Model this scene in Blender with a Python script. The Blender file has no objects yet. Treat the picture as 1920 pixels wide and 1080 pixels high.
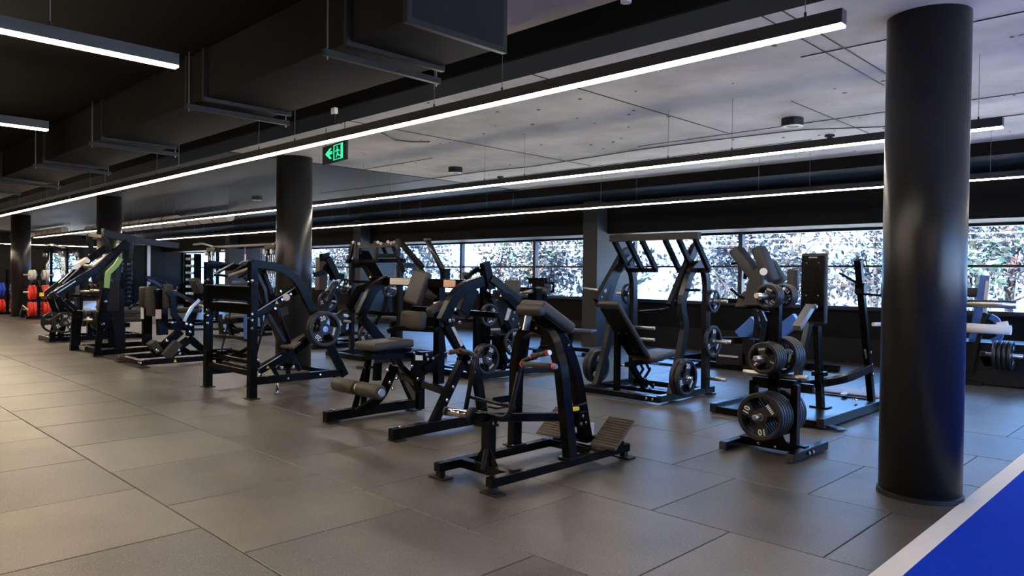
import bpy, bmesh, math, random
from mathutils import Vector as V, Matrix
random.seed(7)
S = bpy.context.scene
C = S.collection
PI = math.pi

# ------------------------------------------------------------------ camera
F, YW, PT, RL, H = 1374.0, 0.79133354, 0.01518953, 0.01206146, 1.5
FW = V((-math.cos(YW)*math.cos(PT), math.sin(YW)*math.cos(PT), -math.sin(PT)))
RT0 = V((math.sin(YW), math.cos(YW), 0)); UP0 = RT0.cross(FW)
RT = math.cos(RL)*RT0 + math.sin(RL)*UP0
UP = -math.sin(RL)*RT0 + math.cos(RL)*UP0
cam = bpy.data.cameras.new('camera'); camo = bpy.data.objects.new('camera', cam); C.objects.link(camo)
cam.sensor_width = 36; cam.lens = F/1920*36; cam.clip_start = .05; cam.clip_end = 400
camo.matrix_world = Matrix(((RT.x, UP.x, -FW.x, 0), (RT.y, UP.y, -FW.y, 0), (RT.z, UP.z, -FW.z, H), (0, 0, 0, 1)))
S.camera = camo
S.view_settings.view_transform = 'Standard'; S.view_settings.look = 'None'
S.view_settings.gamma = 1; S.view_settings.use_curve_mapping = False
S.view_settings.exposure = 0.08

# ------------------------------------------------------------------ sky, sun, daylight
w = bpy.data.worlds.new('world'); S.world = w; w.use_nodes = True
nt = w.node_tree; nt.nodes.clear()
bg = nt.nodes.new('ShaderNodeBackground'); wo = nt.nodes.new('ShaderNodeOutputWorld')
bg.inputs[0].default_value = (0.20, 0.46, 1.0, 1); bg.inputs[1].default_value = 12.0
nt.links.new(bg.outputs[0], wo.inputs[0])
sun = bpy.data.lights.new('sun', 'SUN'); suno = bpy.data.objects.new('sun', sun); C.objects.link(suno)
sun.energy = 90; sun.angle = .02; sun.color = (1, .93, .82)
suno.rotation_euler = (math.radians(48), 0, math.radians(-28))     # from behind the building onto the trees
LAMP = 120.0; LAMP_COL = (1.0, .80, .56, 1)
LAMP_COOL = (1.0, .88, .74, 1)

WALL_Y = 13.9; CEIL = 3.35

# ------------------------------------------------------------------ pixel -> point on a true plane of the room
def ray(px, py): return FW + RT*((px-960)/F) - UP*((py-540)/F)
def atx(px, py, x): d = ray(px, py); return V((0, 0, H)) + d*(x/d.x)
def aty(px, py, y): d = ray(px, py); return V((0, 0, H)) + d*(y/d.y)
def atz(px, py, z): d = ray(px, py); return V((0, 0, H)) + d*((z-H)/d.z)

# ------------------------------------------------------------------ materials
def mat(name, col, rough=.5, metal=0, noise=0, nscale=20, bump=0, bscale=200, emis=None, estr=0, spec=.5, coat=0):
    m = bpy.data.materials.new(name); m.use_nodes = True
    n = m.node_tree; b = n.nodes['Principled BSDF']
    b.inputs['Base Color'].default_value = (*col[:3], 1); b.inputs['Roughness'].default_value = rough
    b.inputs['Metallic'].default_value = metal; b.inputs['Specular IOR Level'].default_value = spec
    if coat: b.inputs['Coat Weight'].default_value = coat; b.inputs['Coat Roughness'].default_value = .25
    tc = n.nodes.new('ShaderNodeTexCoord')
    if noise:
        t = n.nodes.new('ShaderNodeTexNoise'); t.inputs['Scale'].default_value = nscale; t.inputs['Detail'].default_value = 6
        n.links.new(tc.outputs['Object'], t.inputs['Vector'])
        mx = n.nodes.new('ShaderNodeMix'); mx.data_type = 'RGBA'
        mx.inputs['A'].default_value = (*[c*(1-noise) for c in col[:3]], 1); mx.inputs['B'].default_value = (*[min(1, c*(1+noise)) for c in col[:3]], 1)
        n.links.new(t.outputs['Fac'], mx.inputs['Factor']); n.links.new(mx.outputs['Result'], b.inputs['Base Color'])
    if bump:
        t2 = n.nodes.new('ShaderNodeTexNoise'); t2.inputs['Scale'].default_value = bscale
        n.links.new(tc.outputs['Object'], t2.inputs['Vector'])
        bp = n.nodes.new('ShaderNodeBump'); bp.inputs['Strength'].default_value = bump; bp.inputs['Distance'].default_value = .004
        n.links.new(t2.outputs['Fac'], bp.inputs['Height']); n.links.new(bp.outputs['Normal'], b.inputs['Normal'])
    if emis:
        b.inputs['Emission Color'].default_value = emis; b.inputs['Emission Strength'].default_value = estr
    return m

M = {}
M['black'] = mat('black powder coat', (.003, .003, .003), .24, 0, .15, 40, .02, 400, spec=.11)
M['blackm'] = mat('matt black steel', (.007, .007, .008), .5, 0, .15, 40, spec=.3)
M['grey'] = mat('dark grey frame', (.008, .008, .009), .26, .0, .1, 30, spec=.26)
M['chrome'] = mat('chrome', (.62, .62, .64), .2, 1)
M['steel'] = mat('brushed steel', (.55, .52, .47), .32, 1, .1, 60)
M['vinyl'] = mat('black vinyl', (.029, .025, .0205), .5, 0, .12, 60, .15, 900)
M['foam'] = mat('foam rubber', (.03, .028, .026), .7, 0, .2, 80)
M['rubber'] = mat('plate rubber', (.009, .009, .010), .42, 0, .2, 60)
M['red'] = mat('red rubber', (.75, .03, .012), .45, 0, .08, 30)
M['ring'] = mat('red collar', (.7, .05, .02), .4)
M['white'] = mat('white print', (.8, .8, .78), .5)
M['whiter'] = mat('white rubber', (.7, .66, .6), .5)
M['blue'] = mat('blue rubber', (.02, .06, .6), .45)
M['blueframe'] = mat('blue coat and blue light', (.05, .14, .42), .35)
M['yellow'] = mat('yellow sticker', (.8, .55, .02), .5)
M['label'] = mat('sticker', (.55, .5, .47), .5, 0, .5, 90)
M['orange'] = mat('orange sticker', (.75, .42, .28), .5, 0, .3, 60)
M['wood'] = mat('brown platform board', (.075, .056, .04), .5, 0, .2, 20)
M['board'] = mat('brown standing board', (.17, .10, .055), .45, 0, .2, 20)
M['tread'] = mat('ribbed rubber', (.075, .055, .04), .6, 0, .2, 60)
M['paint'] = mat('black wall paint', (.008, .0075, .007), .65, 0, .1, 3, .1, 60, spec=.12)
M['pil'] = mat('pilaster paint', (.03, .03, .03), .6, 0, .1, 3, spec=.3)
M['col'] = mat('column paint', (.012, .0115, .011), .33, 0, .15, 4, .2, 120, spec=.4)
M['duct'] = mat('black duct', (.014, .014, .015), .7, 0, .3, 6, spec=.05)
M['lampbody'] = mat('lamp housing', (.045, .045, .045), .5, spec=.2)
M['lamp'] = mat('lamp diffuser warm', (.9, .9, .9), .5, emis=LAMP_COL, estr=LAMP)
M['lampc'] = mat('lamp diffuser neutral', (.9, .9, .9), .5, emis=LAMP_COOL, estr=LAMP*.36)
M['green'] = mat('exit sign light', (.02, .6, .3), .5, emis=(.02, .9, .38, 1), estr=1.0)
M['cable'] = mat('black cable', (.02, .02, .02), .5)
M['wire'] = mat('suspension wire', (.2, .2, .2), .4, .6)
M['frame'] = mat('window frame', (.012, .012, .02), .4)
M['bark'] = mat('bark', (.018, .016, .02), .9, 0, .4, 6)
M['leaf0'] = mat('leaf green', (.012, .03, .016), .6, 0, .5, 2)
M['leaf1'] = mat('leaf grey green', (.015, .019, .026), .6, 0, .5, 2)
M['leaf2'] = mat('leaf brown', (.045, .024, .018), .6, 0, .5, 2)
M['ground'] = mat('pale ground', (.78, .75, .68), .9, 0, .3, 1)
M['lblue'] = mat('pale blue hand towel', (.25, .42, .8), .6)
M['greenrim'] = mat('green yellow rim light', (.25, .42, .12), .4)

M['soffit'] = mat('black sprayed soffit', (.006, .006, .006), .8, spec=.1)

def floor_mat():
    m = bpy.data.materials.new('rubber tile'); m.use_nodes = True
    n = m.node_tree; b = n.nodes['Principled BSDF']; L = n.links.new
    tc = n.nodes.new('ShaderNodeTexCoord'); geo = n.nodes.new('ShaderNodeNewGeometry')
    sp = n.nodes.new('ShaderNodeTexNoise'); sp.inputs['Scale'].default_value = 110; sp.inputs['Detail'].default_value = 2
    L(geo.outputs['Position'], sp.inputs['Vector'])
    r = n.nodes.new('ShaderNodeValToRGB'); r.color_ramp.elements[0].position = .60; r.color_ramp.elements[1].position = .72
    L(sp.outputs['Fac'], r.inputs['Fac'])
    big = n.nodes.new('ShaderNodeTexNoise'); big.inputs['Scale'].default_value = 1.6; big.inputs['Detail'].default_value = 5
    L(geo.outputs['Position'], big.inputs['Vector'])
    oi = n.nodes.new('ShaderNodeObjectInfo')
    r2 = n.nodes.new('ShaderNodeValToRGB'); r2.color_ramp.elements[0].color = (.040, .0345, .029, 1); r2.color_ramp.elements[1].color = (.096, .081, .066, 1)
    r2.color_ramp.elements[0].position = .3; r2.color_ramp.elements[1].position = .75
    ad = n.nodes.new('ShaderNodeMath'); ad.operation = 'MULTIPLY_ADD'; ad.inputs[1].default_value = .34; L(oi.outputs['Random'], ad.inputs[0])
    sb = n.nodes.new('ShaderNodeMath'); sb.operation = 'SUBTRACT'; sb.inputs[1].default_value = .17; L(big.outputs['Fac'], sb.inputs[0])
    L(sb.outputs[0], ad.inputs[2]); L(ad.outputs[0], r2.inputs['Fac'])
    mx = n.nodes.new('ShaderNodeMix'); mx.data_type = 'RGBA'; mx.inputs['B'].default_value = (.45, .41, .36, 1)
    L(r2.outputs['Color'], mx.inputs['A'])
    mu = n.nodes.new('ShaderNodeMath'); mu.operation = 'MULTIPLY'; mu.inputs[1].default_value = .5; L(r.outputs['Color'], mu.inputs[0])
    L(mu.outputs[0], mx.inputs['Factor']); L(mx.outputs['Result'], b.inputs['Base Color'])
    b.inputs['Roughness'].default_value = .40; b.inputs['Specular IOR Level'].default_value = .75
    bp = n.nodes.new('ShaderNodeBump'); bp.inputs['Strength'].default_value = .35; bp.inputs['Distance'].default_value = .002
    L(sp.outputs['Fac'], bp.inputs['Height']); L(bp.outputs['Normal'], b.inputs['Normal'])
    return m
M['tile'] = floor_mat()

def concrete_mat():
    m = bpy.data.materials.new('concrete soffit'); m.use_nodes = True
    n = m.node_tree; b = n.nodes['Principled BSDF']; L = n.links.new
    geo = n.nodes.new('ShaderNodeNewGeometry')
    a = n.nodes.new('ShaderNodeTexNoise'); a.inputs['Scale'].default_value = 1.1; a.inputs['Detail'].default_value = 7; a.inputs['Roughness'].default_value = .6
    L(geo.outputs['Position'], a.inputs['Vector'])
    r = n.nodes.new('ShaderNodeValToRGB'); r.color_ramp.elements[0].position = .3; r.color_ramp.elements[1].position = .72
    r.color_ramp.elements[0].color = (.48, .44, .39, 1); r.color_ramp.elements[1].color = (.82, .76, .67, 1)
    L(a.outputs['Fac'], r.inputs['Fac']); L(r.outputs['Color'], b.inputs['Base Color'])
    b.inputs['Roughness'].default_value = .8
    bp = n.nodes.new('ShaderNodeBump'); bp.inputs['Strength'].default_value = .4; bp.inputs['Distance'].default_value = .02
    L(a.outputs['Fac'], bp.inputs['Height']); L(bp.outputs['Normal'], b.inputs['Normal'])
    return m
M['concrete'] = concrete_mat()

def turf_mat():
    m = mat('blue turf', (.002, .042, .52), .9, 0, .35, 90, .8, 500, spec=.1)
    return m
M['turf'] = turf_mat()
M['stripe'] = mat('white turf stripe', (.85, .78, .69), .9, 0, .06, 60, .8, 400, spec=.1)

def glass_mat():
    m = bpy.data.materials.new('window glass'); m.use_nodes = True
    n = m.node_tree; n.nodes.clear(); L = n.links.new
    t = n.nodes.new('ShaderNodeBsdfTransparent'); t.inputs[0].default_value = (.93, .96, .97, 1)
    g = n.nodes.new('ShaderNodeBsdfGlossy'); g.inputs['Roughness'].default_value = .03
    mx = n.nodes.new('ShaderNodeMixShader'); mx.inputs[0].default_value = .05
    o = n.nodes.new('ShaderNodeOutputMaterial'); L(t.outputs[0], mx.inputs[1]); L(g.outputs[0], mx.inputs[2]); L(mx.outputs[0], o.inputs[0])
    return m
M['glass'] = glass_mat()
M['mirror'] = mat('mirror', (.7, .72, .72), .04, 1)

# ------------------------------------------------------------------ mesh helpers
class MB:
    """collects shapes in world coordinates; build() links them as one mesh object"""
    def __init__(s): s.v = []; s.f = []
    def add(s, vs, fs):
        b = len(s.v); s.v += [tuple(v) for v in vs]; s.f += [tuple(i+b for i in f) for f in fs]; return s
    def box(s, c, sz, rot=None):
        c = V(c); hx, hy, hz = [q/2 for q in sz]
        vs = [V((x*hx, y*hy, z*hz)) for z in (-1, 1) for y in (-1, 1) for x in (-1, 1)]
        if rot is not None: vs = [rot @ v for v in vs]
        return s.add([c+v for v in vs], [(0, 2, 3, 1), (4, 5, 7, 6), (0, 1, 5, 4), (2, 6, 7, 3), (0, 4, 6, 2), (1, 3, 7, 5)])
    def lohi(s, lo, hi):
        lo = V(lo); hi = V(hi); return s.box((lo+hi)/2, hi-lo)
    def path(s, pts, wn, h, n):
        """rectangular tube through pts: wn wide along the normal n, h deep in the plane"""
        pts = [V(p) for p in pts]; n = V(n).normalized(); N = len(pts); vs = []
        for i, p in enumerate(pts):
            a = (pts[i]-pts[i-1]).normalized() if i > 0 else None
            b = (pts[i+1]-pts[i]).normalized() if i < N-1 else None
            if a is None: t = b; k = 1
            elif b is None: t = a; k = 1
            else:
                t = (a+b).normalized(); k = 1/max(.4, t.dot(a))
            q = n.cross(t)
            if q.length < 1e-4: q = V((1, 0, 0)).cross(t)
            q.normalize(); m = t.cross(q).normalized()
            for (u, w_) in ((-1, -1), (1, -1), (1, 1), (-1, 1)): vs.append(p + m*(u*wn/2) + q*(w_*h/2*k))
        fs = [(3, 2, 1, 0), tuple(4*(N-1)+i for i in range(4))]
        for i in range(N-1):
            for j in range(4): a = 4*i+j; b = 4*i+(j+1) % 4; fs.append((a, b, b+4, a+4))
        return s.add(vs, fs)
    def bar(s, a, b, wn=.06, h=.06, n=(1, 0, 0)): return s.path([a, b], wn, h, n)
    def tube(s, pts, r, seg=10):
        pts = [V(p) for p in pts]; N = len(pts); vs = []; q = None
        for i, p in enumerate(pts):
            a = (pts[i]-pts[i-1]).normalized() if i > 0 else (pts[1]-pts[0]).normalized()
            b = (pts[i+1]-pts[i]).normalized() if i < N-1 else a
            t = (a+b).normalized() if (a+b).length > 1e-6 else a
            if q is None: q = t.orthogonal().normalized()
            else: q = (q - t*q.dot(t)).normalized()
            m = t.cross(q); rr = r[i] if isinstance(r, (list, tuple)) else r
            for j in range(seg): an = 2*PI*j/seg; vs.append(p + (q*math.cos(an)+m*math.sin(an))*rr)
        fs = [tuple(reversed(range(seg))), tuple(seg*(N-1)+i for i in range(seg))]
        for i in range(N-1):
            for j in range(seg): a = seg*i+j; b = seg*i+(j+1) % seg; fs.append((a, b, b+seg, a+seg))
        return s.add(vs, fs)
    def poly(s, pts, n, t):
        """a flat plate: outline pts extruded by thickness t along n"""
        n = V(n).normalized()*t/2; N = len(pts); pts = [V(p) for p in pts]
        vs = [p-n for p in pts]+[p+n for p in pts]
        return s.add(vs, [tuple(reversed(range(N))), tuple(range(N, 2*N))]+[(i, (i+1) % N, N+(i+1) % N, N+i) for i in range(N)])
    def build(s, name, m, parent=None, bevel=.0035, smooth=False, root=None):
        org = V((0, 0, 0))
        if parent is not None:
            p = parent
            while p is not None: org += p.location; p = p.parent
        me = bpy.data.meshes.new(name); me.from_pydata([V(v)-org for v in s.v], [], s.f); me.update()
        bm = bmesh.new(); bm.from_mesh(me); bmesh.ops.recalc_face_normals(bm, faces=bm.faces)
        if bevel:
            es = [e for e in bm.edges if len(e.link_faces) == 2 and e.calc_face_angle() > .7]
            if len(es) < 6000: bmesh.ops.bevel(bm, geom=es, offset=bevel, segments=1, affect='EDGES', clamp_overlap=True)
        bm.to_mesh(me); bm.free()
        if smooth:
            for p in me.polygons: p.use_smooth = True
        me.materials.append(m)
        o = bpy.data.objects.new(name, me); C.objects.link(o)
        if parent is not None: o.parent = parent
        return o
def curve(p0, p1, p2, n=6):
    p0, p1, p2 = V(p0), V(p1), V(p2)
    return [p0*(1-t)**2 + p1*2*t*(1-t) + p2*t*t for t in [i/n for i in range(n+1)]]
def bend(pts, r=.1, n=4):
    """polyline with rounded corners"""
    pts = [V(p) for p in pts]; out = [pts[0]]
    for i in range(1, len(pts)-1):
        a, b, c = pts[i-1], pts[i], pts[i+1]
        ra = min(r, (a-b).length*.45, (c-b).length*.45)
        out += curve(b+(a-b).normalized()*ra, b, b+(c-b).normalized()*ra, n)
    return out+[pts[-1]]
def thing(name, label, cat, loc, group=None):
    o = bpy.data.objects.new(name, None); C.objects.link(o); o.location = V(loc); o.empty_display_size = .1
    o['label'] = label; o['category'] = cat
    if group: o['group'] = group
    return o
def tag(o, label, cat, group=None, kind=None):
    o['label'] = label; o['category'] = cat
    if group: o['group'] = group
    if kind: o['kind'] = kind
    return o
def struct(name, mb, m, bevel=0):
    o = mb.build(name, m, None, bevel); o['kind'] = 'structure'; return o
def org_of(parent):
    org = V((0, 0, 0)); p = parent
    while p is not None: org += p.location; p = p.parent
    return org
def pad(name, m, parent, c, sz, rot=None, r=.025, seg=3, label=None):
    bm = bmesh.new(); bmesh.ops.create_cube(bm, size=1)
    bmesh.ops.scale(bm, vec=V(sz), verts=bm.verts)
    bmesh.ops.bevel(bm, geom=list(bm.edges), offset=min(r, min(sz)*.45), segments=seg, affect='EDGES', profile=.5)
    R3 = (rot if rot is not None else Matrix.Identity(3))
    org = org_of(parent)
    bmesh.ops.transform(bm, matrix=Matrix.Translation(V(c)-org) @ R3.to_4x4(), verts=bm.verts)
    me = bpy.data.meshes.new(name); bm.to_mesh(me); bm.free()
    for p in me.polygons: p.use_smooth = True
    me.materials.append(m); o = bpy.data.objects.new(name, me); C.objects.link(o); o.parent = parent
    if label: o['label'] = label
    return o
def frame_rot(xaxis, zaxis):
    x = V(xaxis).normalized(); z = V(zaxis); z = (z-x*z.dot(x)).normalized(); y = z.cross(x)
    return Matrix((x, y, z)).transposed()
_bolt = None
def bolts(parent, lst, r=.014):
    """small chrome bolt heads; lst of (point, outward normal)"""
    global _bolt
    if _bolt is None:
        _bolt = bpy.data.meshes.new('bolt'); b = MB().tube([(0, 0, -.002), (0, 0, .008), (0, 0, .012)], [1*.014, .014, .009], 6)
        _bolt.from_pydata(b.v, [], b.f); _bolt.materials.append(M['chrome'])
    org = org_of(parent)
    for p, n in lst:
        o = bpy.data.objects.new('bolt', _bolt); C.objects.link(o); o.parent = parent
        o.location = V(p)-org; o.rotation_euler = V(n).to_track_quat('Z', 'Y').to_euler(); o.scale = (r/.014,)*3
def text_mesh(txt, size, depth=.002):
    cu = bpy.data.curves.new('numeral', 'FONT'); cu.body = txt; cu.size = size; cu.align_x = 'CENTER'; cu.align_y = 'CENTER'; cu.extrude = depth/2; cu.resolution_u = 2
    cu.offset = size*.02
    o = bpy.data.objects.new('numeral', cu); me = bpy.data.meshes.new_from_object(o); bpy.data.objects.remove(o); bpy.data.curves.remove(cu)
    me.materials.clear(); me.materials.append(M['white']); me.name = 'numeral'
    return me

# ------------------------------------------------------------------ weight plates (axis = local Z, numbers on +Z face)
def lathe(prof, seg=36):
    vs = []; fs = []; n = len(prof)
    for j in range(seg):
        a = 2*PI*j/seg
        for r, z in prof: vs.append((r*math.cos(a), r*math.sin(a), z))
    for j in range(seg):
        k = (j+1) % seg
        for i in range(n): a = j*n+i; b = j*n+(i+1) % n; c = k*n+(i+1) % n; d = k*n+i; fs.append((a, d, c, b))
    return vs, fs
def plate_meshes(R, T, txt, holes=True):
    h = T/2
    rim = [(R*.80, -h*.9), (R*.84, -h), (R*.95, -h), (R, -h*.55), (R, h*.55), (R*.95, h), (R*.84, h), (R*.80, h*.9)]
    vs, fs = lathe(rim, 40); b = MB(); b.add(vs, fs)
    # web: hub annulus + three broad spokes, grip openings between them
    N = 36; rr = [R*.13, R*.33, R*.52, R*.81]; hz = h*.55
    def solid(j, k):
        if not holes: return True
        if k == 0: return True
        a = ((j+.5)*360/N) % 120
        return a < (62 if k == 1 else 54) or a > 120-(0 if k == 1 else 0)
    for j in range(N):
        a0 = 2*PI*j/N; a1 = 2*PI*(j+1)/N
        for k in range(3):
            if not solid(j, k): continue
            q = [(rr[k]*math.cos(a0), rr[k]*math.sin(a0)), (rr[k+1]*math.cos(a0), rr[k+1]*math.sin(a0)), (rr[k+1]*math.cos(a1), rr[k+1]*math.sin(a1)), (rr[k]*math.cos(a1), rr[k]*math.sin(a1))]
            v8 = [(x, y, -hz) for x, y in q]+[(x, y, hz) for x, y in q]
            fs2 = [(3, 2, 1, 0), (4, 5, 6, 7)]
            if k == 0: fs2.append((0, 3, 7, 4)[::-1])
            if not solid((j-1) % N, k): fs2.append((0, 1, 5, 4))
            if not solid((j+1) % N, k): fs2.append((2, 3, 7, 6))
            if k < 2 and not solid(j, k+1): fs2.append((1, 2, 6, 5))
            if k > 0 and not solid(j, k-1): fs2.append((0, 3, 7, 4))
            b.add(v8, fs2)
    me = bpy.data.meshes.new('disc'); me.from_pydata(b.v, [], b.f); me.materials.append(M['rubber'])
    bm = bmesh.new(); bm.from_mesh(me); bmesh.ops.remove_doubles(bm, verts=bm.verts, dist=1e-5); bmesh.ops.recalc_face_normals(bm, faces=bm.faces); bm.to_mesh(me); bm.free()
    for p in me.polygons: p.use_smooth = False
    hub = bpy.data.meshes.new('hub'); vs, fs = lathe([(R*.11, -h*.75), (R*.17, -h*.75), (R*.17, h*.75), (R*.11, h*.75)], 20)
    hub.from_pydata(vs, [], fs); hub.materials.append(M['chrome'])
    num = text_mesh(txt, R*.36)
    bar_ = bpy.data.meshes.new('lettering'); bb = MB()
    for i, wd in enumerate((.045, .03, .045, .04, .035, .045)):      # small maker's lettering, not legible in the photograph
        bb.box((R*.57+0*i, (i-2.5)*R*.075, hz+.001), (R*.13, R*.05, .002))
    bar_.from_pydata(bb.v, [], bb.f); bar_.materials.append(M['white'])
    return me, hub, num, bar_, hz
P20 = None
def plates_init():
    global PL
    PL = {'20': plate_meshes(.225, .062, '20'), '10': plate_meshes(.205, .045, '10'), '15': plate_meshes(.20, .05, '15'), '5': plate_meshes(.15, .038, '5'), '5s': plate_meshes(.135, .036, '5'), '2.5': plate_meshes(.105, .03, '2.5'), '10s': plate_meshes(.165, .045, '10')}
PL = {}
plates_init()
def plate(kind, c, axis, spin, label, group=None, detail=True, color=None, scale=1.0):
    """axis: direction the numbered face looks to; spin turns the plate about it"""
    me, hub, num, let, hz = PL[kind]
    t = thing('weight_plate', label, 'weight plate', c, group)
    q = V(axis).to_track_quat('Z', 'Y').to_matrix() @ Matrix.Rotation(spin, 3, 'Z')
    def part(nm, m_, loc=(0, 0, 0), rz=0, par=None):
        o = bpy.data.objects.new(nm, m_); C.objects.link(o); o.parent = par or t
        o.matrix_local = Matrix.Translation(V(loc)) @ ((Matrix.Identity(3) if par else q) @ Matrix.Rotation(rz, 3, 'Z')).to_4x4()
        return o
    dsc = part('disc', me)
    part('hub', hub)
    if detail:
        R = max(v.co.x for v in me.vertices)
        # spokes are centred at 30, 150, 270 degrees
        for i, a in enumerate((30, 150)):
            a = math.radians(a); rot = a-PI/2
            part('numeral', num, (R*.62*math.cos(a), R*.62*math.sin(a), hz+.001), rot, dsc)
        part('lettering', let, (0, 0, 0), math.radians(270), dsc)
    return t
# BUILD-SECTIONS
# ------------------------------------------------------------------ structure
X0, X1, Y0 = -42.0, 9.0, -8.0
struct('floor', MB().lohi((X0, Y0, -.3), (X1, WALL_Y+.3, -.015)), M['blackm'])
floor = bpy.data.objects['floor']
PX_, PY_ = 1.1, 1.111
cells = []
for r in range(-9, 11):
    y0 = 1.785+PY_*r; y1 = y0+PY_
    if y1 < Y0 or y0 > WALL_Y: continue
    off = -2.115 if r % 2 else -2.665
    k = -3
    while True:
        xb = off-PX_*k; xa = xb-PX_; k += 1
        if xb < X0: break
        a, b = max(xa, X0), min(xb, -1.302)
        c, d = max(y0, Y0), min(y1, WALL_Y)
        if b-a < .03 or d-c < .03: continue
        cells.append((a, b, c, d))
def vis(cell):
    a, b, c, d = cell; m = V(((a+b)/2, (c+d)/2, 0)); v = m-V((0, 0, H)); z = v.dot(FW)
    if z < .4: return 0
    px = 960+F*v.dot(RT)/z; py = 540-F*v.dot(UP)/z
    if px < -250 or px > 2170 or py > 1300: return 0
    return (b-a)*(d-c)/z**3
cells.sort(key=lambda c: -vis(c))
tile_cache = {}
rest = MB()
for i, (a, b, c, d) in enumerate(cells):
    g = .0035
    if i < 300 and vis((a, b, c, d)) > 0:
        key = (round(b-a, 3), round(d-c, 3))
        if key not in tile_cache:
            hx, hy = (b-a)/2-g, (d-c)/2-g; e = .003
            mb = MB().add([(-hx, -hy, -.015), (hx, -hy, -.015), (hx, hy, -.015), (-hx, hy, -.015), (-hx, -hy, -e), (hx, -hy, -e), (hx, hy, -e), (-hx, hy, -e),
                           (-hx+e, -hy+e, 0), (hx-e, -hy+e, 0), (hx-e, hy-e, 0), (-hx+e, hy-e, 0)],
                          [(0, 1, 5, 4), (1, 2, 6, 5), (2, 3, 7, 6), (3, 0, 4, 7), (4, 5, 9, 8), (5, 6, 10, 9), (6, 7, 11, 10), (7, 4, 8, 11), (8, 9, 10, 11)])
            me = bpy.data.meshes.new('rubber_tile'); me.from_pydata(mb.v, [], mb.f); me.materials.append(M['tile']); tile_cache[key] = me
        o = bpy.data.objects.new('rubber_tile', tile_cache[key]); C.objects.link(o); o.parent = floor
        o.location = ((a+b)/2, (c+d)/2, random.uniform(-.0012, 0))
        o.rotation_euler = (random.uniform(-.0008, .0008), random.uniform(-.0008, .0008), random.uniform(-.0012, .0012))
    else:
        rest.lohi((a+g, c+g, -.015), (b-g, d-g, -.0005))
o = rest.build('distant_tiles', M['tile'], floor, 0); o['kind'] = 'stuff'

struct('trim_1', MB().lohi((-1.30, Y0, -.015), (-1.178, WALL_Y, .006)), M['stripe'])
tag(MB().lohi((-1.178, Y0, -.015), (X1, WALL_Y, .006)).build('turf_lane', M['turf'], None, 0), 'blue synthetic turf lane at the bottom right, edged by a white stripe', 'turf')

# ceilings: bare concrete slab, black painted slab nearer the camera
struct('ceiling', MB().lohi((X0, Y0, CEIL), (X1, WALL_Y+.3, CEIL+.3)), M['concrete'])
ceil = bpy.data.objects['ceiling']
def cpart(nm, mb, m, kind=None, bevel=0):
    o = mb.build(nm, m, ceil, bevel)
    if kind: o['kind'] = kind
    return o
cpart('black_painted_soffit', MB().lohi((X0, Y0, CEIL-.02), (X1, 3.1, CEIL)), M['soffit'])
cpart('shade_slab', MB().lohi((X0, 4.3, CEIL-.012), (-10.9, 11.3, CEIL)), M['pil'])  # darker colour stands in for shade on the same bare concrete
for (xa, ya, xb, yb) in ((-6, 8.55, 9, 8.55), (-2.6, 6.0, 9, 6.0), (-11, 9.6, -4, 9.6), (-2.4, 4.4, -2.4, 7.4), (-2.25, 4.4, -2.25, 7.2), (-4.6, 4.4, -4.6, 8.5),
                         (-7.6, 4.4, -7.6, 9.5), (-11.2, 4.4, -11.2, 8.4), (-20, 7.3, -9, 7.3), (-24, 9.4, -12, 9.4), (-3.3, 7.4, -3.3, 11.2)):
    cpart('formwork_seam', MB().bar((xa, ya, CEIL-.002), (xb, yb, CEIL-.002), .01, .006, (0, 0, 1)), M['blackm'])
b = MB()
rs = random.Random(3)
for i in range(150):
    x = rs.uniform(-22, 2) if i % 3 else rs.uniform(-8, 0); y = rs.uniform(4.5, 11.1); r = rs.uniform(.008, .024)
    b.tube([(x, y, CEIL-.004), (x, y, CEIL+.001)], r, 6)
cpart('anchor_holes', b, M['blackm'], 'stuff')
struct('trim_2', MB().lohi((X0, 3.96, 3.14), (X1, 4.35, CEIL)), M['soffit'], .01)     # downstand beam
struct('trim_3', MB().lohi((X0, 11.25, 3.17), (X1, WALL_Y, CEIL)), M['soffit'], .01)
struct('trim_4', MB().lohi((X0, 12.95, 2.47), (X1, WALL_Y, 3.17)), M['paint'], .01)

# window wall
SILL, HEAD = .985, 2.47
struct('wall_back', MB().lohi((X0, WALL_Y, -.02), (X1, WALL_Y+.25, SILL-.02)).lohi((X0, WALL_Y, HEAD), (X1, WALL_Y+.25, CEIL)), M['paint'])
struct('wall_left', MB().lohi((X0-.2, Y0, -.02), (X0, 9.6, CEIL)).lohi((X0-.2, 9.6, -.02), (X0, WALL_Y, .95)).lohi((X0-.2, 9.6, 2.45), (X0, WALL_Y, CEIL)).lohi((X0-.2, 10.95, .95), (X0, 11.5, 2.45)), M['paint'])
struct('wall_right', MB().lohi((X1, Y0, -.02), (X1+.2, 0, CEIL)).lohi((X1, 0, -.02), (X1+.2, WALL_Y, .1)).lohi((X1, 0, 3.15), (X1+.2, WALL_Y, CEIL)), M['paint'])
fr = struct('window_7', MB().lohi((X1+.04, 0, .1), (X1+.14, WALL_Y, .18)).lohi((X1+.04, 0, 3.07), (X1+.14, WALL_Y, 3.15)), M['frame'], .003)  # unseen glazing, added to light the ceiling and turf at the right
for k in range(8): MB().lohi((X1+.03, k*1.97, .1), (X1+.15, k*1.97+.07, 3.15)).build('mullion', M['frame'], fr, .003)
for k in range(7): MB().lohi((X1+.09, k*1.97+.07, .18), (X1+.1, (k+1)*1.97, 3.07)).build('pane', M['glass'], fr, 0)
struct('wall_front', MB().lohi((X0, Y0-.2, -.02), (X1, Y0, CEIL)), M['paint'])
struct('baseboard_back', MB().lohi((X0, WALL_Y-.02, -.0), (X1, WALL_Y, .45)), M['blackm'], .004)
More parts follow.
